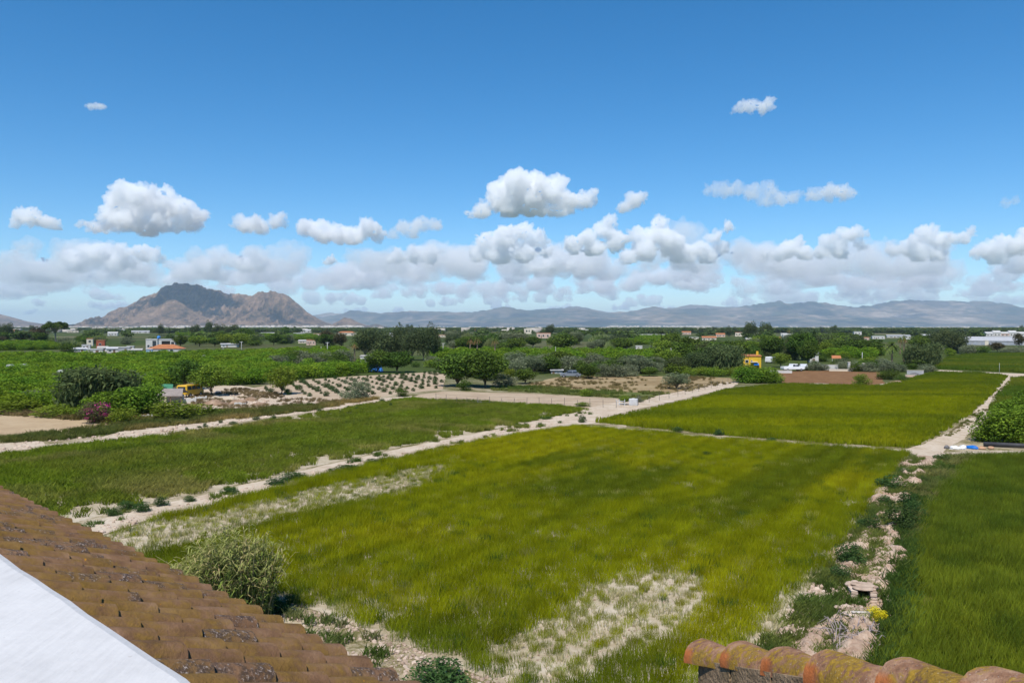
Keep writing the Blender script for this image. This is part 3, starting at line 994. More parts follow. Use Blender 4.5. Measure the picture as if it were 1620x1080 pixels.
for poly, st, th, c0, c1, lab, sd, s0 in VERGES:
    PW = ats(poly)
    P, rg = grid(PW, st, sd)
    f = 60 / max(40, np.hypot(*PW.mean(0)))
    g = fbm2(P[:, 0] * f * .8, P[:, 1] * f * .8, 4, sd + 100)
    keep = g > th - .04
    tint = lerp(c0, c1, (fbm2(P[:, 0] * f * .3, P[:, 1] * f * .3, 3, sd) - .35) * 3) * rg.uniform(.7, 1.3, (len(P), 1))
    if keep.sum() > 3:
        put('weeds', P[keep], rg, s0 * (.6 + .9 * g)[keep], tint[keep], weed_tuft, lab, 'weeds')

# ------------------------------------------------------------------ stones
def rock_mesh(seed, mat, sub=2):
    bm = bmesh.new()
    bmesh.ops.create_icosphere(bm, subdivisions=sub, radius=.5)
    v = np.array([q.co for q in bm.verts])
    d = .65 + .7 * noise3(v * 2.2 + seed * 7.3, seed) + .25 * noise3(v * 5 + seed, seed + 3)
    for q, k, c in zip(bm.verts, d, v):
        q.co = Vector(c * k) * .85
        q.co.z *= .62
    me = bpy.data.meshes.new('rock')
    bm.to_mesh(me)
    bm.free()
    me.materials.append(mat)
    return me
m = bpy.data.materials.new('chalk_stone')
t = NT(m)
f = t.noise(t.coord(), 3.0, 5, .6)
r = t.rand()
c = t.ramp(t.math('ADD', t.math('MULTIPLY', f, .6), t.math('MULTIPLY', r, .4)), [(.25, (.27, .19, .135)), (.5, (.47, .36, .28)), (.8, (.6, .49, .4))])
t.principled(c, .95, .1, t.bump(t.noise(t.coord(), 9, 4), .6, .05))
mat_stone = m
stone_src = [source('stone', rock_mesh(k, mat_stone, 1)) for k in range(3)]

def stones(poly, step, th, smin, smax, lab, sd, k=0, zz=.01):
    PW = ats(poly)
    P, rg = grid(PW, step, sd)
    g = fbm2(P[:, 0] * .6, P[:, 1] * .6, 3, sd + 7)
    keep = g > th
    P = P[keep]
    n = len(P)
    sc = smin + (smax - smin) * rg.uniform(size=n) ** 3
    P3 = np.concatenate([P, np.full((n, 1), zz)], 1)
    r = rg.uniform(0, 6.28, (n, 3)) * np.array([.1, .1, 1])
    scatter('rubble', P3, np.repeat(sc[:, None], 3, 1), r, np.ones((n, 3)), stone_src[k], lab, 'rubble')

stones([(100, 868), (180, 822), (330, 787), (480, 748), (640, 712), (800, 678), (860, 664), (905, 676), (790, 691), (600, 730), (430, 772), (280, 806), (150, 845)], .28, .42, .05, .3, 'loose pale stones on the long stony track', 61)
stones([(230, 930), (430, 940), (560, 984), (700, 1040), (820, 1090), (820, 1180), (400, 1180)], .14, .33, .04, .24, 'pale rubble strip between the roof and the crop', 62, 1)
stones([(1262, 955), (1310, 890), (1350, 840), (1390, 790), (1424, 742), (1440, 722), (1466, 730), (1440, 790), (1420, 850), (1410, 920), (1400, 1000), (1345, 1100), (1150, 1100), (1205, 1020)], .15, .34, .05, .36, 'loose pale stones in the ditch', 63, 2)
stones([(1300, 1060), (1335, 990), (1362, 930), (1390, 870), (1410, 815), (1430, 815), (1415, 900), (1400, 1000), (1380, 1080), (1300, 1100)], .17, .3, .06, .3, 'angular stones strewn over the ditch bank', 68, 1, .12)
stones([(780, 1050), (860, 950), (960, 905), (1100, 915), (1080, 960), (1000, 1080), (780, 1120)], .2, .5, .03, .13, 'pale clods in the bare patch of the large field', 64, 0)
stones([(160, 850), (260, 815), (480, 770), (600, 755), (660, 770), (560, 800), (400, 830), (240, 900)], .3, .48, .04, .15, 'pale clods in the bare strip beside the track', 65, 1)
stones([(0, 703), (66, 697), (190, 684), (330, 663), (450, 647), (600, 632), (600, 636), (470, 654), (330, 675), (200, 692), (60, 708), (0, 715)], .5, .45, .08, .45, 'pale stones on the track behind the left field', 66, 2)
stones([(300, 622), (400, 620), (480, 630), (540, 634), (480, 642), (400, 646), (320, 645)], .5, .45, .1, .6, 'rubble strewn over the farmyard', 67, 0)

# ------------------------------------------------------------------ ditch with its banks
def ditch():
    line = np.array([at(x, y)[:2] for x, y in [(1290, 1110), (1330, 1040), (1362, 960), (1388, 890), (1408, 830), (1425, 785), (1452, 745), (1475, 722)]])
    seg = np.hypot(*np.diff(line, axis=0).T)
    s = np.concatenate([[0], np.cumsum(seg)])
    L = s[-1]
    n, mct = int(L / .14), 41
    CUL = at(1364, 965)
    V = []
    for i in range(n + 1):
        q = L * i / n
        c = np.array([np.interp(q, s, line[:, 0]), np.interp(q, s, line[:, 1])])
        d = np.array([np.interp(q + .5, s, line[:, 0]), np.interp(q + .5, s, line[:, 1])]) - np.array([np.interp(q - .5, s, line[:, 0]), np.interp(q - .5, s, line[:, 1])])
        d /= np.hypot(*d) + 1e-9
        nrm = np.array([d[1], -d[0]])
        for j in range(mct):
            w = -1 + 2 * j / (mct - 1)
            wid = 1.75 * (.82 + .3 * math.sin(q * .45 + 1) + .12 * math.sin(q * 1.7))
            V.append((*(c + nrm * w * wid), 0, q, w))
    V = np.array(V)
    q, w = V[:, 3], V[:, 4]
    fade = np.clip(1 - np.abs(w) ** 3, 0, 1) * np.clip((L - q) / 4, 0, 1) * np.clip(q / 2, 0, 1)
    gap = 1 - np.exp(-((V[:, 0] - CUL[0]) ** 2 + (V[:, 1] - CUL[1] + .3) ** 2) / 1.3 ** 2)
    n1 = fbm2(V[:, 0] * .9, V[:, 1] * .9, 4, 4)
    n2 = fbm2(V[:, 0] * 2.6, V[:, 1] * 2.6, 4, 14, True)
    bank = gap * (.3 * np.exp(-((w - .12 - .5 * (n1 - .5)) / .4) ** 2) * np.clip(2.2 * n1 - .45, 0, 1.4) + .2 * np.exp(-((w + .6) / .2) ** 2) * n1 * 2 + .3 * (n2 - .55) + .2 * (n1 - .5) + .16 * (fbm2(V[:, 0] * 6, V[:, 1] * 6, 3, 24) - .5))
    trench = -.05 * np.exp(-((w + .15) / .16) ** 2)
    z = .03 + fade * (bank + trench)
    z = np.maximum(z, .016 + .02 * (1 - np.abs(w)))
    z = np.where(np.abs(w) > .99, -.03, z)
    me = np.arange((n + 1) * mct).reshape(n + 1, mct)
    F = np.stack([me[:-1, :-1].ravel(), me[:-1, 1:].ravel(), me[1:, 1:].ravel(), me[1:, :-1].ravel()], 1)
    ob = link('ditch_bank', mesh_np('ditch_bank', np.stack([V[:, 0], V[:, 1], z], 1), F, soil('bank_soil', [(.3, (.17, .1, .065)), (.42, (.35, .235, .165)), (.56, (.48, .36, .27)), (.75, (.58, .47, .38))], 1.2, 7.0, .9, .09), smooth=True))
    tag(ob, 'pale eroded bank of the old ditch between the fields', kind='structure')
ditch()
# ================================================================== PLANTS
bark = paint('bark', (.16, .12, .085), .9, .4, 6, .1, .6)
palebark = paint('pale_bark', (.3, .25, .2), .9, .35, 6, .1, .5)
palmbark = paint('palm_bark', (.24, .18, .12), .95, .45, 9, .1, .8)

def leaves(C, N, size, asp, col, rg, flop=.9):
    """one small diamond face for each leaf"""
    n = len(C)
    d = N + rg.normal(0, flop, (n, 3))
    d /= np.linalg.norm(d, axis=1)[:, None] + 1e-9
    u = np.cross(d, rg.normal(0, 1, (n, 3)))
    u /= np.linalg.norm(u, axis=1)[:, None] + 1e-9
    v = np.cross(d, u)
    s = (size * rg.uniform(.6, 1.35, n))[:, None]
    V = np.stack([C - u * s, C - v * s * asp, C + u * s, C + v * s * asp], 1).reshape(-1, 3)
    F = np.arange(4 * n).reshape(n, 4)
    return V, F, np.repeat(col, 4, 0)

def clump_cloud(rg, centres, radii, per, c0, c1, squash=.85):
    P, N, Cc = [], [], []
    for c, r in zip(centres, radii):
        n = max(6, int(per * (r ** 2)))
        d = rg.normal(0, 1, (n, 3))
        d /= np.linalg.norm(d, axis=1)[:, None]
        q = rg.uniform(.45, 1, n) ** .6
        p = c + d * (r * q)[:, None] * np.array([1, 1, squash])
        P.append(p)
        N.append(d)
        g = rg.uniform(0, 1) * .55 + rg.uniform(0, .45, n)
        col = np.array(c0) * (1 - g[:, None]) + np.array(c1) * g[:, None]
        Cc.append(col * rg.uniform(.8, 1.2, (n, 1)))
    return np.concatenate(P), np.concatenate(N), np.clip(np.concatenate(Cc), 0, 1)

def crown_round(seed, c0, c1, z0=.25, n=26, rr=(.13, .24), leaf=.026, total=2600, asp=.55, sq=1.0, hollow=.55, dome=False):
    rg = np.random.default_rng(seed)
    cs, rs = [], []
    for i in range(n):
        d = rg.normal(0, 1, 3)
        d /= np.linalg.norm(d)
        r = rg.uniform(*rr)
        k = rg.uniform(hollow, 1)
        zc, zr = ((z0 + 1) / 2, (1 - z0) / 2) if not dome else (.36, .64)
        c = np.array([d[0] * (.5 - r * .8) * k, d[1] * (.5 - r * .8) * k, zc + d[2] * (zr - r * .8) * k * sq])
        c[2] = max(c[2], z0 + r * .5)
        cs.append(c)
        rs.append(r)
    per = total / sum(r * r for r in rs)
    P, N, Cc = clump_cloud(rg, cs, rs, per, c0, c1)
    P[:, 2] = np.maximum(P[:, 2], .01)
    V, F, K = leaves(P, N, leaf, asp, Cc, rg)
    return V, F, K, cs

def trunk_mesh(cs, z0, rad, seed, nb=6, mat=None, fork=.5):
    rg = random.Random(seed)
    mb = MB()
    f = z0 * fork + .03
    mb.tube([(0, 0, -.01), (rg.uniform(-.01, .01), rg.uniform(-.01, .01), f * .5), (rg.uniform(-.02, .02), rg.uniform(-.02, .02), f), (0, 0, z0 + .12)], [rad * 1.25, rad, rad * .85, rad * .45], 6)
    for c in rg.sample(list(cs), min(nb, len(cs))):
        c = Vector(c)
        mb.tube([(0, 0, f * .9), (c.x * .45, c.y * .45, f + (c.z - f) * .55), tuple(c)], [rad * .6, rad * .4, rad * .12], 5)
    return mb.mesh('trunk', mat or bark, True)

LIB = {}
def lib(kind, k):
    """crown (and trunk) mesh of a kind of plant, unit height and width"""
    key = (kind, k)
    if key in LIB:
        return LIB[key]
    rg = np.random.default_rng(hash_(kind) + 31 * k)
    sd = hash_(kind) + k
    tr = None
    if kind == 'broad':          # dense dark roundish tree
        V, F, K, cs = crown_round(sd, (.026, .048, .01), (.09, .135, .022), .1, 40, (.13, .24), .03, 5200)
        tr = trunk_mesh(cs, .14, .03, sd)
    elif kind == 'bright':       # lighter yellow green tree on a clear trunk
        V, F, K, cs = crown_round(sd, (.06, .1, .012), (.15, .19, .025), .18, 30, (.13, .23), .027, 3400)
        tr = trunk_mesh(cs, .24, .022, sd)
    elif kind == 'citrus':       # low dense dome
        V, F, K, cs = crown_round(sd, (.045, .09, .009), (.15, .22, .018), .02, 22, (.17, .27), .032, 1900, .55, .9, dome=True)
    elif kind == 'citrus_hi':
        V, F, K, cs = crown_round(sd, (.035, .075, .009), (.13, .2, .02), .02, 40, (.15, .26), .028, 6000, .5, .95, dome=True)
        tr = trunk_mesh(cs, .1, .03, sd)
    elif kind == 'olive':
        V, F, K, cs = crown_round(sd, (.055, .07, .035), (.15, .17, .095), .14, 34, (.12, .22), .028, 4200, .35)
        tr = trunk_mesh(cs, .2, .035, sd)
    elif kind == 'olive_bush':
        V, F, K, cs = crown_round(sd, (.06, .075, .04), (.17, .185, .11), .02, 26, (.15, .26), .034, 2800, .35, dome=True)
    elif kind == 'bush':
        V, F, K, cs = crown_round(sd, (.028, .05, .01), (.085, .13, .022), .02, 24, (.15, .26), .03, 2600, .5, dome=True)
    elif kind == 'lime_bush':
        V, F, K, cs = crown_round(sd, (.05, .085, .01), (.15, .19, .022), .02, 24, (.15, .26), .03, 2600, .5, dome=True)
    elif kind == 'weed_bush':
        V, F, K, cs = crown_round(sd, (.02, .045, .014), (.055, .09, .026), .0, 18, (.16, .28), .036, 2000, .4, .8, dome=True)
    elif kind == 'yellow_bush':
        V, F, K, cs = crown_round(sd, (.3, .24, .01), (.55, .45, .02), .0, 16, (.16, .26), .034, 1300, .4, .8)
    elif kind == 'eucalyptus':
        V, F, K, cs = crown_round(sd, (.03, .045, .02), (.085, .105, .042), .06, 46, (.1, .19), .026, 5200, .4, 1.0, .25)
        tr = trunk_mesh(cs, .2, .024, sd, 8, palebark)
    elif kind == 'far':          # generic far tree
        V, F, K, cs = crown_round(sd, (.03, .05, .016), (.09, .12, .034), .03, 14, (.2, .3), .065, 480)
    elif kind == 'brown_tree':
        V, F, K, cs = crown_round(sd, (.035, .03, .018), (.085, .072, .035), .05, 26, (.15, .25), .036, 2400)
        tr = trunk_mesh(cs, .15, .025, sd)
    elif kind == 'umbrella':
        cs, rs = [], []
        for i in range(34):
            a_ = rg.uniform(0, 6.28)
            q = math.sqrt(rg.uniform()) * .4
            z = .62 + .3 * math.sqrt(max(0, 1 - (q / .46) ** 2)) * rg.uniform(.55, 1)
            cs.append(np.array([math.cos(a_) * q, math.sin(a_) * q, z]))
            rs.append(rg.uniform(.08, .13))
        P, N, Cc = clump_cloud(rg, cs, rs, 5600 / sum(r_ * r_ for r_ in rs), (.022, .042, .01), (.085, .105, .02), .8)
        V, F, K = leaves(P, N, .026, .4, Cc, rg)
        tr = trunk_mesh(cs, .62, .03, sd, 14, palebark, .85)
    elif kind == 'cypress':
        n = 1700
        z = rg.uniform(0.02, 1, n)
        prof = np.minimum(1, z / .1) * (1 - z) ** .55 * (.8 + .2 * np.sin(z * 23 + k))
        a_ = rg.uniform(0, 6.28, n)
        q = rg.uniform(.5, 1, n) ** .5 * prof * .5
        P = np.stack([np.cos(a_) * q, np.sin(a_) * q, z], 1)
        N = np.stack([np.cos(a_), np.sin(a_), np.full(n, .8)], 1)
        Cc = lerp((.012, .024, .01), (.035, .055, .018), rg.uniform(size=n))
        V, F, K = leaves(P, N, .03, .4, Cc, rg, .5)
        tr = MB().tube([(0, 0, -.01), (0, 0, .5)], [.05, .02], 6).mesh('trunk', bark, True)
    elif kind == 'weeping':
        cs, rs = [], []
        VV, FF, KK = [], [], []
        V, F, K, cs = crown_round(sd, (.035, .055, .022), (.09, .115, .042), .2, 36, (.14, .24), .03, 3600, .35)
        n = 4200
        i = rg.integers(0, len(cs), n)
        base = np.array(cs)[i] + rg.normal(0, .07, (n, 3))
        base[:, 2] -= rg.uniform(0, 1, n) ** 1.3 * .45
        base[:, 2] = np.maximum(base[:, 2], .06)
        s_ = .02
        dn = np.stack([rg.normal(0, .15, n), rg.normal(0, .15, n), -np.ones(n)], 1)
        sd_ = np.stack([rg.normal(0, 1, n), rg.normal(0, 1, n), np.zeros(n)], 1)
        sd_ /= np.linalg.norm(sd_, axis=1)[:, None]
        V2 = np.stack([base, base + dn * .04 + sd_ * .013, base + dn * .11, base + dn * .04 - sd_ * .013], 1).reshape(-1, 3)
        K2 = np.repeat(lerp((.035, .055, .022), (.1, .12, .045), rg.uniform(size=n)), 4, 0)
        F = np.concatenate([F, np.arange(4 * n).reshape(n, 4) + len(V)])
        V = np.concatenate([V, V2])
        K = np.concatenate([K, K2])
        tr = trunk_mesh(cs, .38, .03, sd, 8, palebark)
    elif kind in ('fan_palm', 'date_palm', 'small_palm'):
        VV, FF, KK = [], [], []
        nv = 0
        zc = {'fan_palm': .84, 'date_palm': .68, 'small_palm': .3}[kind]
        L0 = {'fan_palm': .2, 'date_palm': .44, 'small_palm': .5}[kind]
        nf = {'fan_palm': 44, 'date_palm': 54, 'small_palm': 34}[kind]
        for i in range(nf):
            az = rg.uniform(0, 6.28)
            el = rg.uniform(-.9, 1.35) if kind == 'fan_palm' else rg.uniform(-.35, 1.3)
            L = L0 * rg.uniform(.8, 1.1)
            dead = el < -.35
            c = lerp((.04, .065, .015), (.1, .13, .03), np.array([rg.uniform()]))[0] if not dead else np.array((.17, .11, .045))
            o_ = np.array([math.cos(az), math.sin(az), 0]) * (1.0 if kind == 'fan_palm' else 1)
            pts = []
            for s_ in np.linspace(0, 1, 6):
                q = L * s_
                pts.append(np.array([0, 0, zc]) + o_ * q * math.cos(el) + np.array([0, 0, 1]) * (q * math.sin(el) - L * .65 * s_ * s_))
            side = np.array([-math.sin(az), math.cos(az), 0])
            for j in range(5):
                wj = L * (.16 if kind == 'fan_palm' else .13) * (1 - abs(j / 4 - .55) * 1.1)
                for sg in (-1, 1):
                    a_, b_2 = pts[j], pts[j + 1]
                    dr = side * sg * wj + np.array([0, 0, -.35 * wj])
                    VV += [a_, (a_ + b_2) / 2, (a_ + b_2) / 2 + dr + (b_2 - a_) * .7, a_ + dr * .9 + (b_2 - a_) * .5]
                    FF.append((nv, nv + 1, nv + 2, nv + 3))
                    KK += [c * rg.uniform(.75, 1.25)] * 4
                    nv += 4
        V, F, K = np.array(VV), np.array(FF), np.clip(np.array(KK), 0, 1)
        w = max(abs(V[:, :2]).max(), .01) * 2
        V[:, :2] /= w
        V[:, 2] = np.maximum(V[:, 2], .02)
        mb = MB()
        r0 = {'fan_palm': .045, 'date_palm': .05, 'small_palm': .06}[kind]
        ks = 12
        pts = [(0, 0, zc * i / ks - (.01 if i == 0 else 0)) for i in range(ks + 1)]
        mb.tube(pts, [(r0 * (1.25 - .3 * i / ks) * (1 + .08 * (i % 2))) / w * .6 for i in range(ks + 1)], 8)
        tr = mb.mesh('trunk', palmbark, True)
    elif kind == 'reed':         # cane thicket
        n = 900
        az = rg.uniform(0, 6.28, n)
        q = np.sqrt(rg.uniform(size=n)) * .42
        b = np.stack([np.cos(az) * q, np.sin(az) * q, np.zeros(n)], 1)
        hh = rg.uniform(.55, 1, n) * np.sqrt(np.maximum(.15, 1 - (q / .48) ** 2))
        ln = np.stack([np.cos(az) * q * .25 + rg.normal(0, .03, n), np.sin(az) * q * .25 + rg.normal(0, .03, n), hh], 1)
        sd_ = np.stack([rg.normal(0, 1, n), rg.normal(0, 1, n), np.zeros(n)], 1)
        sd_ = sd_ / np.linalg.norm(sd_, axis=1)[:, None] * .013
        mid = b + ln * np.array([.4, .4, .6])
        V = np.stack([b - sd_, b + sd_, mid + sd_, mid - sd_, mid - sd_, mid + sd_, b + ln + sd_ * .3, b + ln - sd_ * .3], 1).reshape(-1, 3)
        F = np.arange(8 * n).reshape(2 * n, 4)
        g = rg.uniform(size=n)
        K = np.repeat(lerp((.07, .1, .03), (.23, .25, .1), g), 8, 0)
    elif kind == 'magenta':
        rg2 = np.random.default_rng(5)
        V, F, K, cs = crown_round(sd, (.03, .045, .015), (.09, .06, .04), .02, 20, (.15, .26), .028, 2000, .5)
        n = len(V) // 4
        cen = V.reshape(n, 4, 3).mean(1)
        pk = (noise3(cen * 5, 3) + .2 * (cen[:, 0] < -.1) > .62) & (rg2.uniform(size=n) < .8)
        cc = lerp((.22, .012, .15), (.4, .06, .16), rg2.uniform(size=n))
        K = K.reshape(n, 4, 3)
        K[pk] = cc[pk][:, None, :]
        K = K.reshape(-1, 3)
    if kind not in ('reed', 'fan_palm', 'date_palm', 'small_palm', 'cypress', 'umbrella'):
        for ax in (0, 1):
            lo_, hi_ = np.percentile(V[:, ax], [1.5, 98.5])
            V[:, ax] = (V[:, ax] - (lo_ + hi_) / 2) / (hi_ - lo_)
        V[:, 2] /= np.percentile(V[:, 2], 99)
    crown = mesh_np('crown', V, F, mat_leaf, K)
    LIB[key] = (crown, tr)
    return LIB[key]

def hash_(s):
    return sum((i + 3) * ord(c) for i, c in enumerate(s)) % 9973

NAMES = {'broad': ('broadleaf_tree', 'tree'), 'bright': ('broadleaf_tree', 'tree'), 'citrus': ('citrus_tree', 'tree'), 'citrus_hi': ('citrus_tree', 'tree'), 'olive': ('olive_tree', 'tree'), 'olive_bush': ('olive_shrub', 'shrub'),
         'bush': ('shrub', 'shrub'), 'lime_bush': ('shrub', 'shrub'), 'weed_bush': ('weed_shrub', 'shrub'), 'yellow_bush': ('flowering_shrub', 'shrub'), 'eucalyptus': ('eucalyptus_tree', 'tree'), 'far': ('field_tree', 'tree'),
         'brown_tree': ('broadleaf_tree', 'tree'), 'umbrella': ('pine_tree', 'tree'), 'cypress': ('cypress_tree', 'tree'), 'weeping': ('pepper_tree', 'tree'), 'fan_palm': ('palm_tree', 'palm'), 'date_palm': ('palm_tree', 'palm'),
         'small_palm': ('palm_tree', 'palm'), 'reed': ('cane_thicket', 'cane'), 'magenta': ('flowering_shrub', 'shrub')}
PR = random.Random(77)
def grow(kind, loc, w, h, label, group=None, k=None, rz=None):
    k = PR.randrange(3) if k is None else k
    crown, tr = lib(kind, k)
    nm, cat = NAMES[kind]
    rz = PR.uniform(0, 6.28) if rz is None else rz
    if tr is None:
        return tag(link(nm, crown, None, loc, (0, 0, rz), (w, w, h)), label, cat, group)
    o = thing(nm, label, cat, loc, rz, group)
    o.scale = (w, w, h)
    link('trunk', tr, o)
    link('crown', crown, o)
    return o

def plant(kind, px, py, wpx, hpx, label, group=None, k=None, rz=None):
    p = at(px, py)
    s = mpp(p)
    return grow(kind, p, wpx * s, hpx * s, label, group, k, rz)

# ---- prominent plants, left to right (photo base point, width, height)
plant('umbrella', 88, 547, 42, 41, 'tall umbrella pine standing alone above the left orchard')
plant('bush', 109, 561, 26, 18, 'round dark shrub beside the white sheds')
plant('reed', 110, 549, 34, 12, 'pale cane behind the round dark shrub')
plant('reed', 80, 541, 36, 10, 'pale cane patch at the foot of the umbrella pine')
plant('bush', 62, 563, 22, 9, 'low dark bush on the bank before the left orchard')
plant('brown_tree', 60, 538, 26, 20, 'dark bushy tree just left of the umbrella pine')
plant('olive_bush', 60, 641, 44, 24, 'silvery grey shrub in the left orchard edge')
plant('weeping', 158, 650, 112, 68, 'wide feathery tree mound at the left orchard edge', k=0)
plant('citrus_hi', 172, 661, 74, 40, 'glossy dark citrus tree above the flowering shrub')
plant('citrus_hi', 222, 657, 70, 46, 'leafy dark tree beside the thatched shelter')
plant('cypress', 215, 640, 12, 52, 'thin dark conifer rising behind the leafy trees')
plant('lime_bush', 28, 652, 74, 18, 'long low green hedge shrub at the far left')
plant('lime_bush', 96, 658, 70, 18, 'low green hedge shrub left of the flowering shrub')
plant('magenta', 148, 669, 42, 32, 'magenta flowering bougainvillea bush by the sandy patch')
plant('lime_bush', 193, 670, 42, 24, 'rounded yellowish shrub right of the flowering bush')
plant('lime_bush', 285, 659, 86, 24, 'broad clipped green shrub below the farmyard')
plant('bush', 330, 657, 40, 12, 'low dark weeds beside the clipped shrub')
plant('broad', 292, 616, 42, 45, 'dark dense tree behind the yellow van')
plant('bright', 334, 626, 56, 48, 'light green spreading tree in the farmyard')
plant('small_palm', 277, 617, 18, 12, 'small yellowing palm beside the yellow van')
plant('bright', 446, 624, 42, 44, 'olive green tree at the corner of the young plantation')
plant('olive_bush', 562, 632, 44, 33, 'round grey green shrub in front of the young plantation')
plant('bush', 636, 627, 20, 14, 'small dark shrub at the plantation corner')
plant('small_palm', 474, 581, 16, 20, 'small dark palm between the two left orchards')
plant('fan_palm', 561, 573, 16, 36, 'slim fan palm standing by the low white building')
plant('brown_tree', 516, 546, 20, 24, 'reddish dark tree beside the orange hut')
plant('brown_tree', 540, 549, 20, 22, 'bare greyish tree right of the reddish tree')
plant('broad', 598, 589, 36, 34, 'dark green tree beside the blue tarpaulin')
plant('broad', 628, 589, 44, 32, 'broad dark tree behind the young plantation')
for i, (x, b, w, h_, lab) in enumerate([
        (578, 568, 34, 44, 'olive eucalyptus next to the slim fan palm'), (600, 568, 38, 46, 'wide olive eucalyptus left in the eucalyptus row'), (616, 566, 26, 36, 'shorter eucalyptus in the middle of the row'),
        (634, 568, 22, 52, 'narrow tall dark eucalyptus in the row'), (652, 570, 30, 46, 'brownish eucalyptus behind the broad dark tree'), (670, 570, 30, 50, 'tall eucalyptus before the right end of the row'),
        (686, 569, 18, 54, 'last dark slim eucalyptus at the right end of the row')]):
    plant('eucalyptus', x, b, w * 1.15, h_, lab)
plant('cypress', 676, 568, 9, 54, 'dark cypress tip behind the eucalyptus row')
plant('fan_palm', 744, 566, 19, 36, 'stout fan palm left of three behind the big dark trees')
plant('fan_palm', 755, 566, 19, 38, 'stout fan palm in the middle of three behind the big dark trees')
plant('fan_palm', 783, 570, 18, 42, 'stout fan palm right of three behind the big dark trees')
plant('broad', 724, 611, 62, 50, 'big dark round tree at the plantation edge', k=0)
plant('broad', 768, 613, 60, 56, 'big dark spreading tree next to the plantation tree', k=1)
plant('bush', 735, 617, 22, 16, 'dark shrub under the big round trees')
plant('olive_bush', 799, 611, 34, 18, 'grey low shrub right of the big dark trees')
plant('broad', 831, 607, 30, 23, 'compact round dark tree at the meadow corner')
plant('olive', 815, 587, 36, 30, 'grey olive tree behind the compact round tree')
plant('olive', 845, 591, 34, 26, 'soft green tree left of the old car')
plant('broad', 884, 587, 42, 30, 'dark tree over the old shed')
plant('broad', 870, 590, 32, 26, 'dark tree in front of the old shed')
plant('olive_bush', 820, 569, 30, 12, 'pale grey shrub before the bright green orchard')
plant('broad', 931, 599, 28, 21, 'dark green clump at the head of the meadow')
for i, (x, b, w, h_) in enumerate([(955, 596, 30, 20), (975, 596, 30, 19), (997, 595, 26, 18), (1014, 589, 30, 18), (1040, 587, 24, 14)]):
    plant('olive_bush', x, b, w, h_, ['silvery olive shrub next to the dark clump', 'silvery olive shrub second from the dark clump', 'silvery olive shrub third from the dark clump', 'silvery olive shrub at the back of the row', 'small grey shrub by the white hut'][i])
plant('broad', 1027, 595, 24, 14, 'low dark rounded bush with a pale stone')
plant('brown_tree', 988, 584, 20, 20, 'grey brown bush left of the concrete post')
plant('brown_tree', 1010, 580, 18, 18, 'grey brown bush beside the concrete post')
plant('weeping', 1072, 590, 36, 24, 'pale feathery shrub below the concrete post')
plant('broad', 1066, 570, 34, 42, 'tall dark tree mass behind the concrete post', k=0)
plant('broad', 1086, 573, 40, 38, 'dark rounded tree right of the concrete post', k=1)
plant('bush', 1108, 568, 34, 30, 'green tree between the concrete poles')
plant('cypress', 1046, 553, 5, 26, 'slim cypress above the bright green orchard')
plant('weeping', 1110, 588, 44, 30, 'soft drooping tree behind the yellow shrubs')
plant('weeping', 1145, 588, 52, 42, 'large drooping pepper tree left of the yellow house', k=1)
plant('bright', 1185, 566, 30, 26, 'light green tree behind the yellow house')
for i, (x, b, w, h_) in enumerate([(1075, 591, 38, 16), (1088, 595, 22, 10), (1110, 593, 30, 13), (1132, 595, 34, 14), (1156, 594, 34, 12), (1182, 590, 34, 14)]):
    plant('lime_bush', x, b, w, h_, ['yellow green shrub under the feathery shrub', 'small yellow green shrub nearest the olive tree', 'yellow green shrub third from the concrete post', 'yellow green shrub fourth from the concrete post', 'yellow green shrub fifth from the concrete post', 'yellow green shrub in front of the yellow house'][i])
plant('olive', 1070, 615, 38, 25, 'round olive tree standing alone in the dry meadow', k=1)
plant('citrus_hi', 1184, 605, 46, 23, 'dense dark bush below the yellow house')
plant('citrus_hi', 1212, 605, 46, 23, 'dense dark bush left of the ploughed plot')
plant('bright', 1235, 581, 26, 22, 'bright green tree left of the white pickup')
plant('broad', 1222, 566, 34, 32, 'dark tree behind the bright green tree')
plant('broad', 1268, 570, 40, 42, 'tall green tree behind the white pickup')
plant('broad', 1278, 577, 28, 36, 'dark tree right of the white pickup', k=2)
plant('weeping', 1252, 569, 22, 32, 'pale hanging tree behind the pickup')
plant('cypress', 1288, 560, 17, 38, 'tall dark cypress behind the white hut')
plant('bright', 1306, 564, 24, 22, 'yellowish tree above the orange awning')
plant('bush', 1300, 572, 22, 12, 'green bush beside the orange awning')
plant('broad', 1330, 561, 36, 20, 'dark green tree behind the white gate posts')
plant('broad', 1368, 562, 50, 24, 'wide dark tree group left of the date palms', k=1)
plant('bush', 1337, 574, 18, 12, 'round green bush between the walls')
for i, (x, b, w, h_) in enumerate([(1288, 586, 26, 12), (1303, 586, 18, 10), (1332, 585, 20, 13), (1356, 583, 18, 12), (1374, 588, 26, 15), (1398, 587, 26, 14)]):
    plant('olive_bush', x, b, w, h_, ['grey olive shrub next to the silver car', 'small grey shrub left of the low white wall', 'grey shrub left of the white gate post', 'grey shrub between the gate posts', 'grey shrub right of the gate posts', 'grey shrub at the end of the ploughed plot'][i])
plant('lime_bush', 1364, 609, 26, 17, 'bright yellow green bush at the ploughed plot corner')
plant('bush', 1405, 600, 32, 16, 'dark green bush right of the ploughed plot')
plant('bush', 1430, 604, 22, 10, 'low dark bush by the pale track')
plant('lime_bush', 1380, 577, 40, 12, 'bright green hedge behind the gate posts')
plant('date_palm', 1411, 575, 38, 42, 'full date palm left of the trunk with the tall crown', k=0)
plant('fan_palm', 1430, 572, 17, 46, 'tall fan palm with a pale trunk in the palm group')
plant('fan_palm', 1424, 560, 12, 30, 'thin fan palm behind the palm group')
plant('weeping', 1452, 582, 38, 36, 'drooping willow like tree right of the palms', k=2)
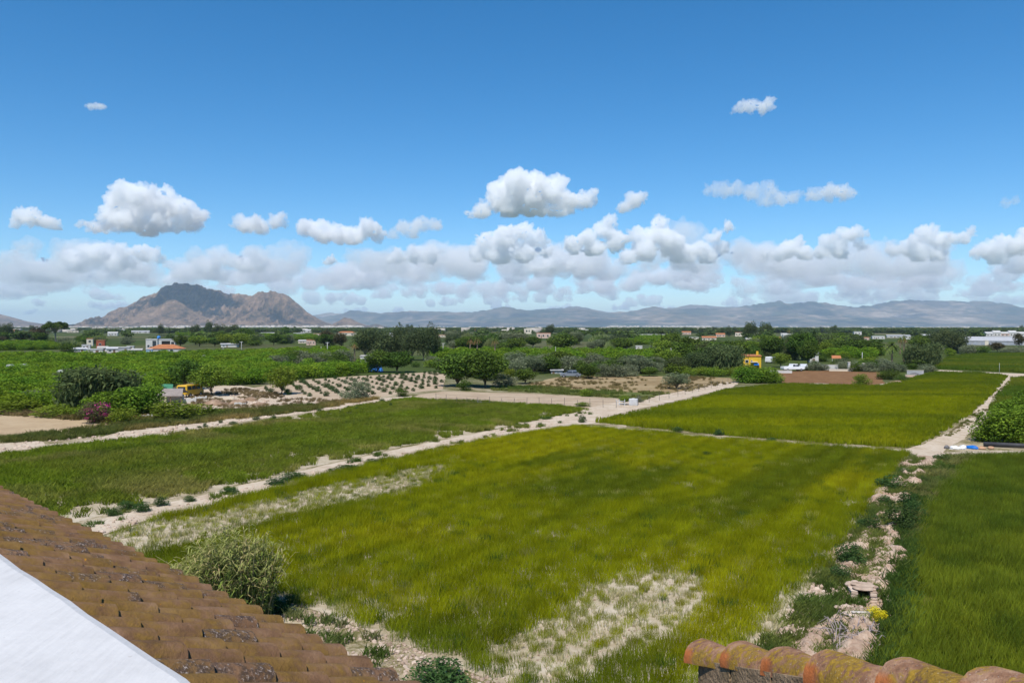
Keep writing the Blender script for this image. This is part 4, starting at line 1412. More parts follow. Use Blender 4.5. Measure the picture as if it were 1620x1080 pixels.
plant('weeping', 1474, 578, 28, 34, 'drooping tree at the end of the palm group', k=0)
plant('olive_bush', 1464, 588, 22, 12, 'dark olive shrub under the drooping trees')
plant('olive_bush', 1474, 588, 14, 10, 'small olive shrub at the track corner')
for i, (x, b, w, h_) in enumerate([(1488, 559, 28, 38), (1502, 558, 28, 36), (1516, 559, 28, 34), (1473, 556, 18, 32)]):
    plant('eucalyptus', x, b, w, h_, ['tall dark eucalyptus left of the warehouse', 'middle dark eucalyptus left of the warehouse', 'dark eucalyptus nearest the warehouse', 'slim eucalyptus behind the drooping trees'][i])
for i, (kd, x, b, w, h_) in enumerate([('lime_bush', 1503, 563, 16, 12), ('olive_bush', 1532, 560, 26, 14), ('bush', 1556, 561, 20, 13), ('brown_tree', 1578, 557, 20, 15), ('olive_bush', 1600, 560, 34, 10), ('brown_tree', 1612, 550, 14, 22), ('olive_bush', 1545, 560, 20, 12), ('olive_bush', 1626, 560, 30, 12)]):
    plant(kd, x, b, w, h_, ['round bright bush under the eucalyptus trees', 'pale hedge bush before the warehouse', 'dark round bush before the warehouse', 'dark brown bush at the warehouse corner', 'long pale hedge at the right edge', 'dark tree at the right edge of the warehouse', 'pale bush between hedge and dark bush', 'pale hedge past the right edge'][i])
# shrubs around the fields
plant('lime_bush', 927, 627, 17, 12, 'round green shrub alone between the bare plot and meadow')
plant('weed_bush', 921, 668, 12, 12, 'small round shrub at the track junction')
plant('bright', 988, 640, 18, 14, 'small green tree beside the white tank')
plant('olive_bush', 1012, 636, 12, 10, 'small grey shrub right of the white tank')
plant('lime_bush', 922, 642, 24, 6, 'low bright weeds by the fence')
for i, (x, b, w, h_) in enumerate([(1346, 893, 40, 34), (1330, 918, 32, 26), (1425, 842, 46, 46), (1380, 842, 24, 28), (1405, 775, 40, 24), (1436, 802, 26, 26), (1362, 835, 20, 14), (1445, 820, 30, 30), (1490, 730, 26, 12), (1462, 768, 22, 12), (1430, 752, 20, 12), (1398, 800, 24, 16)]):
    plant('weed_bush', x, b, w, h_, ['dark green weed shrub on the left ditch edge', 'dark weed shrub just above the culvert', 'largest dark shrub in the ditch', 'dark shrub left of the largest ditch shrub', 'broad shrub on the left of the upper ditch', 'shrub on the right bank above the largest shrub', 'low shrub on the stones of the left ditch edge',
                                               'tall weed shrub at the right field edge', 'green weeds at the head of the ditch', 'low weeds right of the ditch top', 'low weeds left of the ditch top', 'shrub midway up the left ditch edge'][i])
plant('yellow_bush', 1386, 984, 32, 24, 'yellow flowering shrub beside the culvert')
for i, (x, y, w, h_) in enumerate([(446, 968, 30, 16), (432, 958, 26, 18), (462, 955, 26, 16), (420, 972, 30, 16)]):
    plant('weed_bush', x, y, w, h_, 'low weed clump at the foot of the cane clump', 'weeds at the cane clump')
plant('weed_bush', 695, 1085, 90, 40, 'dark green bush just below the roof eave')
# citrus by the right track
for i, (x, b, w, h_) in enumerate([(1566, 698, 46, 44), (1600, 703, 64, 56), (1640, 700, 70, 60), (1592, 672, 44, 38), (1622, 672, 50, 52), (1648, 664, 50, 40)]):
    plant('citrus_hi', x, b, w, h_, ['citrus tree nearest the wide track', 'citrus tree in the front by the dark pipe', 'large citrus tree cut by the right edge in front', 'citrus tree behind the one nearest the track', 'tall citrus tree at the right edge behind', 'citrus tree past the right edge'][i])
for i, (x, b, w, h_) in enumerate([(465, 760, 70, 9), (440, 768, 60, 9), (545, 748, 70, 10), (590, 738, 40, 10), (200, 808, 40, 14), (225, 812, 40, 16), (255, 803, 34, 14), (180, 818, 36, 12), (300, 796, 30, 10), (365, 783, 50, 9)]):
    plant('weed_bush', x, b - 3, w * .6, h_, 'low dark green weed clump on the long stony track', 'weed clumps on the long stony track')
for i in range(18):
    x = PR.uniform(0, 640)
    y = 716 - x * .132 + PR.uniform(-2, 12)
    plant('weed_bush', x, y, PR.uniform(5, 13), PR.uniform(3, 7), 'small dark weed shrub along the track behind the left field', 'weed shrubs along the left track')
for i, (x, y) in enumerate([(720, 848), (780, 853), (478, 888), (610, 895), (1190, 945), (868, 862), (1118, 722), (1220, 700), (1072, 683), (1136, 688), (1140, 686)]):
    plant('weed_bush', x, y, 16, 8, 'dark weed tuft standing in the crop', 'weed tufts in the crop')

# ---- orchards
def rowgrid(poly, su, sw, seed):
    PW = ats(poly)
    c = PW.mean(0)
    a = np.arange(-400, 400, su)
    b = np.arange(-400, 400, sw)
    A, B = np.meshgrid(a, b)
    P = c + A.reshape(-1, 1) * U + B.reshape(-1, 1) * W_
    rg = np.random.default_rng(seed)
    P = P + rg.normal(0, .25, P.shape)
    k = inside(P, PW) & visible(P, 40)
    return P[k], rg
ORCH = [(-60, 568), (60, 569), (120, 571), (290, 567), (460, 560), (545, 557), (548, 566), (500, 570), (420, 580), (440, 600), (395, 612), (340, 608), (300, 603), (262, 615), (215, 640), (150, 655), (-60, 648)]
P, rg = rowgrid(ORCH, 3.2, 4.2, 5)
P2, _ = rowgrid([(370, 585), (470, 586), (600, 586), (560, 593), (470, 600), (400, 610), (380, 600)], 3.5, 4.6, 6)
P = np.concatenate([P, P2])
o_ = np.argsort(P[:, 1])
P = P[o_]
for q in P[:300]:
    w = rg.uniform(3.1, 4.2)
    grow('citrus', (q[0], q[1], 0), w, rg.uniform(1.9, 2.7), 'bushy green citrus tree in the big left orchard', 'citrus trees of the left orchard')
def tree_stuff(name, P, rg, kind, w, h, label, k=0):
    n = len(P)
    s = np.stack([np.full(n, w) * rg.uniform(.8, 1.2, n), np.full(n, w) * rg.uniform(.8, 1.2, n), np.full(n, h) * rg.uniform(.75, 1.25, n)], 1)
    r_ = np.zeros((n, 3))
    r_[:, 2] = rg.uniform(0, 6.28, n)
    scatter(name, np.concatenate([P, np.zeros((n, 1))], 1), s, r_, np.ones((n, 3)), source(kind + '_tree', lib(kind, k)[0]), label, 'trees')
tree_stuff('orchard', P[300:], rg, 'citrus', 3.8, 2.4, 'rest of the big left citrus orchard seen as one mass', 1)
for i, (poly, lab) in enumerate([
        ([(805, 565), (830, 564), (1045, 564), (1050, 574), (1010, 579), (920, 577), (830, 574)], 'bright green orchard strip behind the olive shrubs'),
        ([(680, 563), (800, 564), (800, 573), (690, 572)], 'bright green orchard patch right of the eucalyptus row'),
        ([(-40, 547), (84, 548), (90, 553), (-40, 555)], 'bright green orchard strip under the umbrella pine'),
        ([(280, 525), (500, 534), (500, 539), (400, 537), (280, 530)], 'far green orchard below the mountain'),
        ([(1285, 556), (1340, 556), (1400, 562), (1380, 568), (1300, 566)], 'green orchard patch behind the walls'),
        ([(940, 533), (1060, 535), (1060, 545), (960, 545)], 'far green orchard above the bright strip'),
        ([(1090, 562), (1170, 556), (1180, 562), (1100, 570)], 'green orchard patch left of the yellow house')]):
    Q, rg = rowgrid(poly, 4.0, 5.0, 20 + i)
    if len(Q):
        tree_stuff('orchard', Q, rg, 'citrus', 4.6, 2.9, lab, 2)

# ---- young plantation: every plant stands alone
PW = ats([(400, 616), (470, 604), (560, 597), (690, 589), (702, 593), (697, 614), (640, 620), (600, 626), (548, 631), (470, 626), (405, 622)])
c = PW.mean(0)
cand = []
for a in np.arange(-60, 60, 4.2):
    for b in np.arange(-60, 60, 2.35):
        q = c + a * np.array([-.36, .93]) + b * np.array([.93, .36])
        cand.append(q)
cand = np.array(cand)
cand = cand[inside(cand, PW)]
rg = np.random.default_rng(8)
for q in cand[:300]:
    if rg.uniform() < .06:
        continue
    w = rg.choice([.5, .65, .75, .85, 1.0]) * rg.uniform(.85, 1.15)
    o_ = grow('weed_bush', (q[0] + rg.normal(0, .08), q[1] + rg.normal(0, .1), 0), w, w * .8, 'small young plant in a row on pale soil', 'plants of the young plantation', k=int(rg.integers(3)))
    o_.name = 'young_plant'
    o_['category'] = 'plant'

HCOR = [(548, 531, 30), (492, 546, 14), (425, 531, 24), (473, 532, 18), (482, 526, 20), (503, 533, 14), (222, 527, 26), (192, 526, 10), (178, 531, 14), (115, 526, 16), (17, 526, 10), (860, 535, 22), (835, 528, 12), (925, 525, 18), (1028, 535, 52), (1122, 539, 22), (1097, 541, 16), (1086, 529, 14), (1246, 534, 14),
        (1228, 537, 14), (1298, 540, 12), (1338, 541, 8), (1357, 541, 11), (1363, 539, 22), (1390, 536, 18), (1422, 534, 34), (1440, 541, 22), (1470, 534, 20), (1535, 532, 8), (1170, 532, 14), (1140, 533, 14), (1186, 541, 12), (700, 533, 24), (1572, 540, 90), (1595, 530, 60), (1530, 538, 26)]   # open views of the far houses
# ---- growth between the plots, every tree and shrub on its own
def fill(poly, n, kinds, hr, wr, label, group, seed):
    PW = np.array(poly, float)
    rg = np.random.default_rng(seed)
    k = 0
    tries = 0
    while k < n and tries < 4000:
        tries += 1
        q = rg.uniform(PW.min(0), PW.max(0))
        if not inside(q[None], PW)[0] or any(abs(q[0] - hx) < hw_ * .6 and q[1] > hy_ - 1 and q[1] < 562 for hx, hy_, hw_ in HCOR):
            continue
        k += 1
        h_ = rg.uniform(*hr)
        grow(str(rg.choice(kinds)), at(*q), h_ * rg.uniform(*wr), h_, label, group)
fill([(700, 574), (800, 576), (800, 600), (795, 606), (700, 588), (640, 582), (640, 574)], 34, ['olive_bush', 'bush', 'lime_bush'], (1.0, 2.4), (1.2, 2.4), 'low shrub behind the young plantation', 'shrubs behind the plantation', 1)
fill([(800, 578), (930, 578), (1040, 582), (1040, 592), (940, 592), (850, 590), (800, 596)], 60, ['olive_bush', 'olive_bush', 'bush', 'olive'], (1.6, 3.6), (1.1, 2.0), 'grey green shrub at the head of the dry meadow', 'shrubs at the head of the meadow', 2)
fill([(1040, 562), (1170, 556), (1230, 556), (1230, 568), (1170, 570), (1130, 584), (1050, 584)], 60, ['broad', 'weeping', 'bush', 'olive', 'bright'], (3.0, 6.0), (.9, 1.5), 'leafy tree in the grove around the yellow house', 'trees around the yellow house', 3)
fill([(1180, 548), (1300, 547), (1420, 548), (1480, 553), (1480, 562), (1400, 562), (1300, 560), (1200, 558)], 80, ['broad', 'broad', 'bush', 'olive', 'bright', 'eucalyptus'], (4.0, 7.0), (.9, 1.6), 'dark leafy tree in the grove behind the white walls', 'trees behind the white walls', 4)
fill([(1290, 578), (1480, 582), (1478, 590), (1400, 590), (1290, 586)], 24, ['olive_bush', 'bush'], (1.2, 2.4), (1.1, 1.8), 'low shrub among the white walls', 'shrubs among the white walls', 5)
fill([(-30, 530), (66, 532), (66, 543), (-30, 545)], 16, ['broad', 'brown_tree', 'olive'], (4, 7), (1.0, 1.6), 'dark tree in the belt beside the umbrella pine', 'trees beside the umbrella pine', 6)
fill([(285, 536), (400, 540), (400, 550), (330, 549), (285, 548)], 26, ['broad', 'bush', 'bright'], (4, 7), (1.1, 1.7), 'round green tree right of the orange roofed house', 'trees right of the orange roof', 7)
fill([(100, 538), (280, 536), (280, 545), (100, 546)], 26, ['olive_bush', 'reed', 'bush', 'lime_bush'], (2, 4.5), (1.3, 2.4), 'pale scrub behind the row of white sheds', 'scrub behind the sheds', 8)
fill([(400, 536), (545, 540), (545, 548), (400, 548)], 22, ['broad', 'olive', 'olive_bush', 'bush'], (3, 6), (1.1, 1.7), 'tree in the belt above the far left orchard', 'trees above the left orchard', 9)
fill([(690, 536), (830, 540), (1040, 544), (1040, 556), (830, 558), (690, 556)], 60, ['broad', 'olive', 'reed', 'bush', 'eucalyptus'], (3.5, 7.5), (1.0, 1.8), 'tree in the belt above the strip orchard', 'trees above the strip orchard', 10)
fill([(1500, 552), (1640, 550), (1640, 557), (1500, 560)], 16, ['broad', 'bush', 'olive_bush'], (1.4, 2.8), (1.3, 2.2), 'tree along the front of the grey warehouse', 'trees before the warehouse', 11)
fill([(430, 575), (545, 572), (548, 580), (430, 584)], 18, ['bush', 'broad', 'olive_bush'], (2, 3.8), (1.2, 1.8), 'dark shrub in the line between the left orchards', 'shrubs between the left orchards', 12)
for i, (x, b, w, h_, kd, lab) in enumerate([(308, 534, 16, 20, 'eucalyptus', 'tall far tree leftmost of the group under the massif'), (330, 534, 14, 25, 'eucalyptus', 'tallest slim far tree under the massif'), (346, 535, 18, 22, 'eucalyptus', 'loose far tree right of the tallest one'), (365, 536, 22, 22, 'eucalyptus', 'broad far tree in the group under the massif'),
                                            (386, 542, 26, 22, 'broad', 'wide dark far tree under the massif'), (451, 532, 11, 15, 'broad', 'single dark far tree right of the massif group'), (285, 549, 18, 18, 'broad', 'dark round tree right of the porch house'), (340, 548, 20, 14, 'broad', 'dark round tree left of the long low shed'), (433, 546, 20, 17, 'broad', 'dark round tree above the left orchard'),
                                            (920, 534, 22, 12, 'broad', 'broad far tree in the middle distance'), (945, 536, 18, 13, 'broad', 'flat topped far tree in the middle distance'), (907, 540, 8, 16, 'fan_palm', 'small far palm in the middle distance'), (1030, 553, 16, 16, 'date_palm', 'dark palm at the end of the bright orchard')]):
    plant(kd, x, b, w, h_, lab)

# ---- far trees: 300 single ones, the rest one mass
rg = np.random.default_rng(9)
FT = []
while len(FT) < 300:
    x = rg.uniform(-40, 1660)
    y = 524 + 20 * rg.uniform() ** 1.5
    if fbm2(np.array([x / 70]), np.array([y / 5]), 3, 3)[0] < .47:
        continue
    if y > 535 and 560 < x < 700:
        continue
    if any(abs(x - hx) < hw_ * .75 and y > hy_ - .5 for hx, hy_, hw_ in HCOR):
        continue
    p = at(x, y)
    if p.y > 300:
        FT.append(p)
FT.sort(key=lambda p: -p.y)
for p in FT:
    kd = rg.choice(['far', 'far', 'far', 'far', 'cypress', 'eucalyptus', 'fan_palm'], p=[.2, .2, .2, .2, .05, .1, .05])
    hgt = {'far': rg.uniform(3.5, 8.0), 'cypress': rg.uniform(6, 11), 'eucalyptus': rg.uniform(8, 14), 'fan_palm': rg.uniform(6, 10)}[kd]
    w = {'far': hgt * rg.uniform(1.1, 2.2), 'cypress': 1.8, 'eucalyptus': hgt * .6, 'fan_palm': 3.6}[kd]
    lab = {'far': 'small dark green tree far off on the plain', 'cypress': 'thin dark cypress far off on the plain', 'eucalyptus': 'tall loose tree far off on the plain', 'fan_palm': 'small palm far off on the plain'}[kd]
    grow(kd, p, w, hgt, lab, 'far trees on the plain')
n = 15000
yy = 518.3 + 8.5 * rg.uniform(size=n) ** 1.15
xx = rg.uniform(-80, 1700, n)
D = F_PX * CAM_H / (yy - HORIZON)
Q = np.stack([(xx - 810) / F_PX * D, D], 1)
g = fbm2(Q[:, 0] / 400, Q[:, 1] / 700, 4, 12)
kq = (g > .5)
for hx, hy_, hw_ in HCOR:
    kq &= ~((np.abs(xx - hx) < hw_ * .7) & (yy > hy_ - 1))
Q = Q[kq]
s_ = (1 + Q[:, 1] / 2200)
n = len(Q)
S3 = np.stack([10 * s_ * rg.uniform(.7, 1.8, n), 10 * s_ * rg.uniform(.7, 1.8, n), 6 * rg.uniform(.4, 1.4, n)], 1)
R3 = np.zeros((n, 3))
R3[:, 2] = rg.uniform(0, 6, n)
scatter('treeline', np.concatenate([Q, np.zeros((n, 1))], 1), S3, R3, np.ones((n, 3)), source('far_tree', lib('far', 0)[0]), 'far belt of trees along the horizon', 'trees')

# ---- big cane clump in front
def cane_clump():
    base = at(376, 978)
    o = thing('cane_clump', 'tall wind bent cane clump standing below the roof eave', 'cane', base)
    o.scale = (.84, .84, .9)
    rg = np.random.default_rng(21)
    st, V, F, K = MB(), [], [], []
    nv = 0
    dry = MB()
    plV, plF, plK = [], [], []
    for i in range(340):
        a_ = rg.uniform(0, 6.28)
        q = math.sqrt(rg.uniform()) * 1.25
        b = np.array([math.cos(a_) * q * 1.15, math.sin(a_) * q * .9, 0])
        h_ = rg.uniform(2.4, 3.9) * (1 - .3 * (q / 1.25) ** 2)
        lean = np.array([-.14 + b[0] * .30 + rg.normal(0, .24), b[1] * .25 + rg.normal(0, .18), 0])
        pts = []
        for s in np.linspace(0, 1, 6):
            pts.append(b + lean * h_ * (s ** 1.7) * .62 + np.array([0, 0, h_ * (s - .13 * s * s * abs(lean[0]))]))
        isdry = rg.uniform() < .22
        (dry if isdry else st).tube([tuple(p) for p in pts], [.014, .013, .012, .01, .008, .004], 4, False)
        nl = 6 if isdry else 22
        for j in range(nl):
            s = rg.uniform(.22, 1.0)
            k = s * 5
            i0 = min(4, int(k))
            p = pts[i0] + (pts[i0 + 1] - pts[i0]) * (k - i0)
            az = rg.uniform(0, 6.28)
            d = np.array([math.cos(az) - .5, math.sin(az), rg.uniform(.0, .7)])
            d /= np.linalg.norm(d)
            L = rg.uniform(.3, .62)
            sd = np.cross(d, [0, 0, 1.])
            sd = sd / (np.linalg.norm(sd) + 1e-6) * rg.uniform(.016, .03)
            m1 = p + d * L * .5
            e = p + d * L + np.array([0, 0, -L * rg.uniform(.15, .6)])
            V += [p - sd * .4, p + sd * .4, m1 + sd, m1 - sd, m1 - sd, m1 + sd, e + sd * .1, e - sd * .1]
            F += [(nv, nv + 1, nv + 2, nv + 3), (nv + 4, nv + 5, nv + 6, nv + 7)]
            nv += 8
            g = rg.uniform()
            c = np.array((.025, .05, .014)) * (1 - g) + np.array((.16, .22, .045)) * g
            if isdry or rg.uniform() < .1:
                c = np.array((.33, .27, .13)) * rg.uniform(.7, 1.2)
            if s > .8:
                c = c * .5 + np.array((.27, .27, .1)) * .5
            K += [c] * 8
    dm = paint('dry_cane', (.42, .34, .18), .8, .3, 8)
    gm_ = paint('green_cane', (.13, .15, .05), .7, .3, 8)
    st.build('stems', gm_, o, True)
    dry.build('dry_stems', dm, o, True)
    link('leaves', mesh_np('leaves', np.array(V), np.array(F), mat_leaf, np.array(K)), o)
cane_clump()
# ================================================================== BUILDINGS
WALLS = {'white': (.56, .54, .51), 'cream': (.62, .55, .44), 'yellow': (.62, .4, .04), 'brick': (.34, .1, .06), 'grey': (.36, .36, .37), 'pink': (.55, .4, .33), 'blue': (.3, .45, .62), 'dark': (.14, .14, .15)}
ROOFS = {'tile': (.42, .17, .08), 'orange': (.4, .16, .07), 'metal': (.45, .45, .46), 'concrete': (.45, .43, .4), 'white': (.52, .51, .49), 'green': (.06, .2, .12), 'thatch': (.27, .23, .21)}
glass = paint('window_glass', (.035, .045, .055), .15, .3, 1, .5)
frame_m = paint('window_frame', (.6, .58, .54), .6, .15, 2)
shade_m = paint('painted_opening_shade', (.03, .028, .026), .9, .3, 2, .05)  # near-black colour stands in for the shade inside porches and doorways
def wm(k):
    return paint('wall_' + k, WALLS[k], .9, .14, .6, .1, .15, dirt=tuple(x * .62 for x in WALLS[k]))
def rm_(k):
    return paint('roof_' + k, ROOFS[k], .85, .25, 1.5, .15, .3, dirt=tuple(x * .6 for x in ROOFS[k]))

def house(name, px, py, wpx, hpx, dep, label, wall='white', roof='flat', rcol='concrete', wins=(), doors=(), yaw=0.0, cat='house', group=None, rise=.3, chimney=None, eave=.25, opening=()):
    """front faces the camera; wins/doors/openings in fractions of the front (u0, u1, v0, v1)"""
    p = at(px, py)
    s = mpp(p)
    w, h = wpx * s, hpx * s
    rz = math.atan2(-p.x, p.y) * .8 + R(yaw)
    o = thing(name, label, cat, p, rz, group)
    hw = h if roof in ('flat',) else h * (1 - rise)
    MB().box(-w / 2, w / 2, 0, dep, -.1, hw).build('wall', wm(wall), o)
    e = eave
    if roof == 'flat':
        MB().box(-w / 2 - .12, w / 2 + .12, -.12, dep + .12, hw + .002, hw + .28, .04).build('roof', rm_(rcol), o)
    elif roof == 'shed':
        mb = MB()
        mb.add([(-w / 2 - e, -e, hw + .01), (w / 2 + e, -e, hw + .01), (w / 2 + e, dep + e, h), (-w / 2 - e, dep + e, h), (-w / 2 - e, -e, hw + .14), (w / 2 + e, -e, hw + .14), (w / 2 + e, dep + e, h + .14), (-w / 2 - e, dep + e, h + .14)],
               [(0, 3, 2, 1), (4, 5, 6, 7), (0, 1, 5, 4), (1, 2, 6, 5), (2, 3, 7, 6), (3, 0, 4, 7)]).build('roof', rm_(rcol), o)
    elif roof == 'gable':
        mb = MB()
        z0 = hw - .02
        mb.add([(-w / 2 - e, -e, z0), (w / 2 + e, -e, z0), (w / 2 + e, dep / 2, h), (-w / 2 - e, dep / 2, h), (w / 2 + e, dep + e, z0), (-w / 2 - e, dep + e, z0),
                (-w / 2 - e, -e, z0 + .12), (w / 2 + e, -e, z0 + .12), (w / 2 + e, dep / 2, h + .12), (-w / 2 - e, dep / 2, h + .12), (w / 2 + e, dep + e, z0 + .12), (-w / 2 - e, dep + e, z0 + .12)],
               [(0, 3, 2, 1), (3, 5, 4, 2), (6, 7, 8, 9), (9, 8, 10, 11), (0, 1, 7, 6), (5, 11, 10, 4), (1, 2, 8, 7), (2, 4, 10, 8), (0, 6, 9, 3), (3, 9, 11, 5)])
        ro = mb.build('roof', rm_(rcol), o)
        MB().add([(-w / 2, .002, hw - .01), (-w / 2, dep - .002, hw - .01), (-w / 2, dep / 2, h - .02), (w / 2, .002, hw - .01), (w / 2, dep - .002, hw - .01), (w / 2, dep / 2, h - .02)], [(0, 1, 2), (3, 5, 4), (0, 2, 5, 3), (1, 4, 5, 2), (0, 3, 4, 1)]).build('gable', wm(wall), o)
    elif roof == 'hip':
        q = min(w, dep) * .45
        MB().add([(-w / 2 - e, -e, hw), (w / 2 + e, -e, hw), (w / 2 + e, dep + e, hw), (-w / 2 - e, dep + e, hw), (-w / 2 + q, dep / 2, h), (w / 2 - q, dep / 2, h)], [(0, 1, 5, 4), (1, 2, 5), (2, 3, 4, 5), (3, 0, 4), (0, 3, 2, 1)]).build('roof', rm_(rcol), o)
    for (u0, u1, v0, v1) in wins:
        a, b, c, d = -w / 2 + u0 * w, -w / 2 + u1 * w, v0 * hw, v1 * hw
        wi = MB().box(a, b, -.05, .02, c, d, .02).build('window', frame_m, o)
        g = min(.07, (b - a) * .12)
        MB().box(a + g, b - g, -.062, -.03, c + g, d - g).build('pane', glass, wi)
    for (u0, u1, v0, v1) in doors:
        a, b, c, d = -w / 2 + u0 * w, -w / 2 + u1 * w, v0 * hw, v1 * hw
        do = MB().box(a, b, -.05, .02, c, d, .01).build('door', paint('door_wood', (.16, .1, .06), .6, .2, 2), o)
        MB().box(b - .16, b - .08, -.09, -.05, c + (d - c) * .45, c + (d - c) * .52).build('handle', frame_m, do)
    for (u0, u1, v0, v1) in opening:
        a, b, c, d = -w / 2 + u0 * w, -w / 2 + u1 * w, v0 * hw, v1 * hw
        MB().box(a, b, -.012, .3, c, d).build('opening', shade_m, o)  # dark block set in the solid wall, shade painted as colour
    if chimney:
        cx, cw, ch = chimney
        MB().box(-w / 2 + cx * w - cw / 2, -w / 2 + cx * w + cw / 2, dep * .3, dep * .3 + cw, h * .8, h + ch).build('chimney', wm(wall), o)
    return o

# ---- hamlet in the left orchard
house('house', 262, 558, 54, 13, 9, 'long white house with a bright orange tiled roof', 'white', 'hip', 'orange', [(.1, .16, .35, .75), (.3, .36, .35, .75), (.62, .7, .3, .85)], [(.46, .52, 0, .8)], rise=.5)
hh = house('house', 240, 552, 17, 15, 6, 'white two storey house with a blue water tank', 'white', 'flat', 'white', [(.12, .32, .2, .45), (.55, .9, .15, .9)], [(.38, .5, 0, .3)])
tk = MB()
tk.tube([(0, 0, 0), (0, 0, 1.1), (0, 0, 1.3)], [.75, .75, .3], 14)
s_ = mpp(at(240, 552))
tko = thing('water_tank', 'round blue water tank on the white two storey house', 'water tank', at(246, 552) + Vector((.2, 3, 15 * s_ + .3)))
tk.build('tank', paint('tank_blue', (.05, .22, .55), .5, .15, 2), tko, True)
MB().tube([(0, 0, 1.25), (0, 0, 1.4)], [.32, .3], 12).build('lid', paint('tank_lid', (.04, .16, .42), .5, .15, 2), tko)
house('house', 264, 548, 24, 11, 7, 'low white house with an open dark porch', 'white', 'flat', 'metal', [(.75, .95, .3, .7)], opening=[(.18, .7, .02, .8)])
house('shed', 159, 551, 12, 12, 4, 'small red brick box building by the sheds', 'brick', 'flat', 'tile', [(.3, .6, .4, .7)], cat='building')
house('tower_house', 142, 547, 9, 11, 4, 'narrow cream tower house left of the red brick box', 'cream', 'flat', 'orange', [(.3, .7, .5, .8)], cat='house')
for i, (x, y, w, h_, rf, lab, wl) in enumerate([
        (127, 557, 18, 7, 'gable', 'white shed leftmost in the row before the orchard', 'white'), (150, 559, 22, 6, 'flat', 'low white wall shed second in the row', 'white'), (162, 556, 14, 8, 'gable', 'white caravan shed in front of the brick box', 'white'),
        (178, 558, 16, 9, 'gable', 'white pitched shed in the middle of the row', 'white'), (196, 558, 16, 8, 'flat', 'bluish white shed right of the pitched one', 'grey'), (214, 558, 18, 6, 'shed', 'pale shed left of the orange roofed house', 'cream'), (236, 559, 9, 6, 'flat', 'small light blue cabin in front of the orange roof', 'blue'),
        (136, 552, 12, 6, 'flat', 'pale hut below the tower house', 'white'), (206, 553, 10, 5, 'flat', 'small white hut behind the row of sheds', 'white')]):
    house('shed', x, y, w, h_, 4, lab, wl, rf, ['metal', 'white', 'concrete'][i % 3], [(.15, .4, .35, .75)] if i % 2 else [], [(.55, .75, 0, .8)], cat='shed', group='white sheds by the left orchard')
house('shed', 364, 549, 27, 6, 5, 'long low whitish shed behind the orchard', 'white', 'shed', 'metal', [(.08, .2, .3, .7)], [(.3, .36, 0, .8)], cat='shed', yaw=4)
for x, y, w, lab in ((16, 594, 10, 'small white cover at the left in the orchard'), (37, 593, 11, 'white tarp mound in the left orchard'), (56, 594, 6, 'tiny white box in the left orchard'), (98, 605, 13, 'cream trailer among the orchard trees'), (323, 575, 6, 'small white sign box in the orchard')):
    p = at(x, y)
    s = mpp(p)
    o = thing('shed', lab, 'shed', p, .2, 'white covers in the orchard')
    w *= .8
    MB().box(-w * s / 2, w * s / 2, -.8, .8, 0, 1.9).build('body', wm('white'), o)
    MB().prism([(-w * s / 2 - .1, 1.91), (w * s / 2 + .1, 1.91), (w * s / 4, 2.35), (-w * s / 4, 2.3)], -.9, .9).build('roof', rm_('white'), o)
# ---- farmyard left
p = at(272, 638)
s = mpp(p)
o = thing('shelter', 'open shelter with a grey thatched roof in the farmyard', 'shelter', p, .15)
mb = MB()
mb.add([(-1.7, -.8, 1.0), (1.5, -.8, .95), (1.2, .9, 1.75), (-1.2, .9, 1.75), (-1.6, 2.2, 1.2), (1.5, 2.2, 1.2), (-1.7, -.8, 1.12), (1.5, -.8, 1.07), (1.2, .9, 1.9), (-1.2, .9, 1.9), (-1.6, 2.2, 1.32), (1.5, 2.2, 1.32)],
       [(0, 1, 2, 3), (3, 2, 5, 4), (6, 9, 8, 7), (9, 10, 11, 8), (0, 6, 7, 1), (1, 7, 8, 2), (2, 8, 11, 5), (5, 11, 10, 4), (4, 10, 9, 3), (3, 9, 6, 0)])
mb.build('roof', rm_('thatch'), o)
for x, y in ((-1.5, -.6), (0, -.6), (1.3, -.6), (-1.4, 2), (1.3, 2)):
    MB().box(x - .06, x + .06, y - .06, y + .06, 0, 1.1).build('post', paint('post_wood', (.2, .14, .09), .9, .3, 4), o)
MB().box(-1.3, 1.2, 1.2, 1.35, 0, 1.1).build('wall', wm('cream'), o)
p = at(263, 622)
o = thing('lean_to', 'hut with green tarpaulin roof left of the yellow van', 'shed', p, .1)
MB().box(-.9, .8, 0, 1.6, 0, .75).build('wall', wm('grey'), o)
MB().add([(-1.1, -.2, .72), (1, -.2, .68), (.7, 1, 1.25), (-1, 1, 1.3), (.8, 2, .8), (-1, 2, .85), (-1.1, -.2, .78), (1, -.2, .74), (.7, 1, 1.31), (-1, 1, 1.36), (.8, 2, .86), (-1, 2, .91)],
         [(0, 3, 2, 1), (3, 5, 4, 2), (6, 7, 8, 9), (9, 8, 10, 11), (0, 1, 7, 6), (1, 2, 8, 7), (2, 4, 10, 8), (4, 5, 11, 10), (5, 3, 9, 11), (3, 0, 6, 9)]).build('tarpaulin', rm_('green'), o)
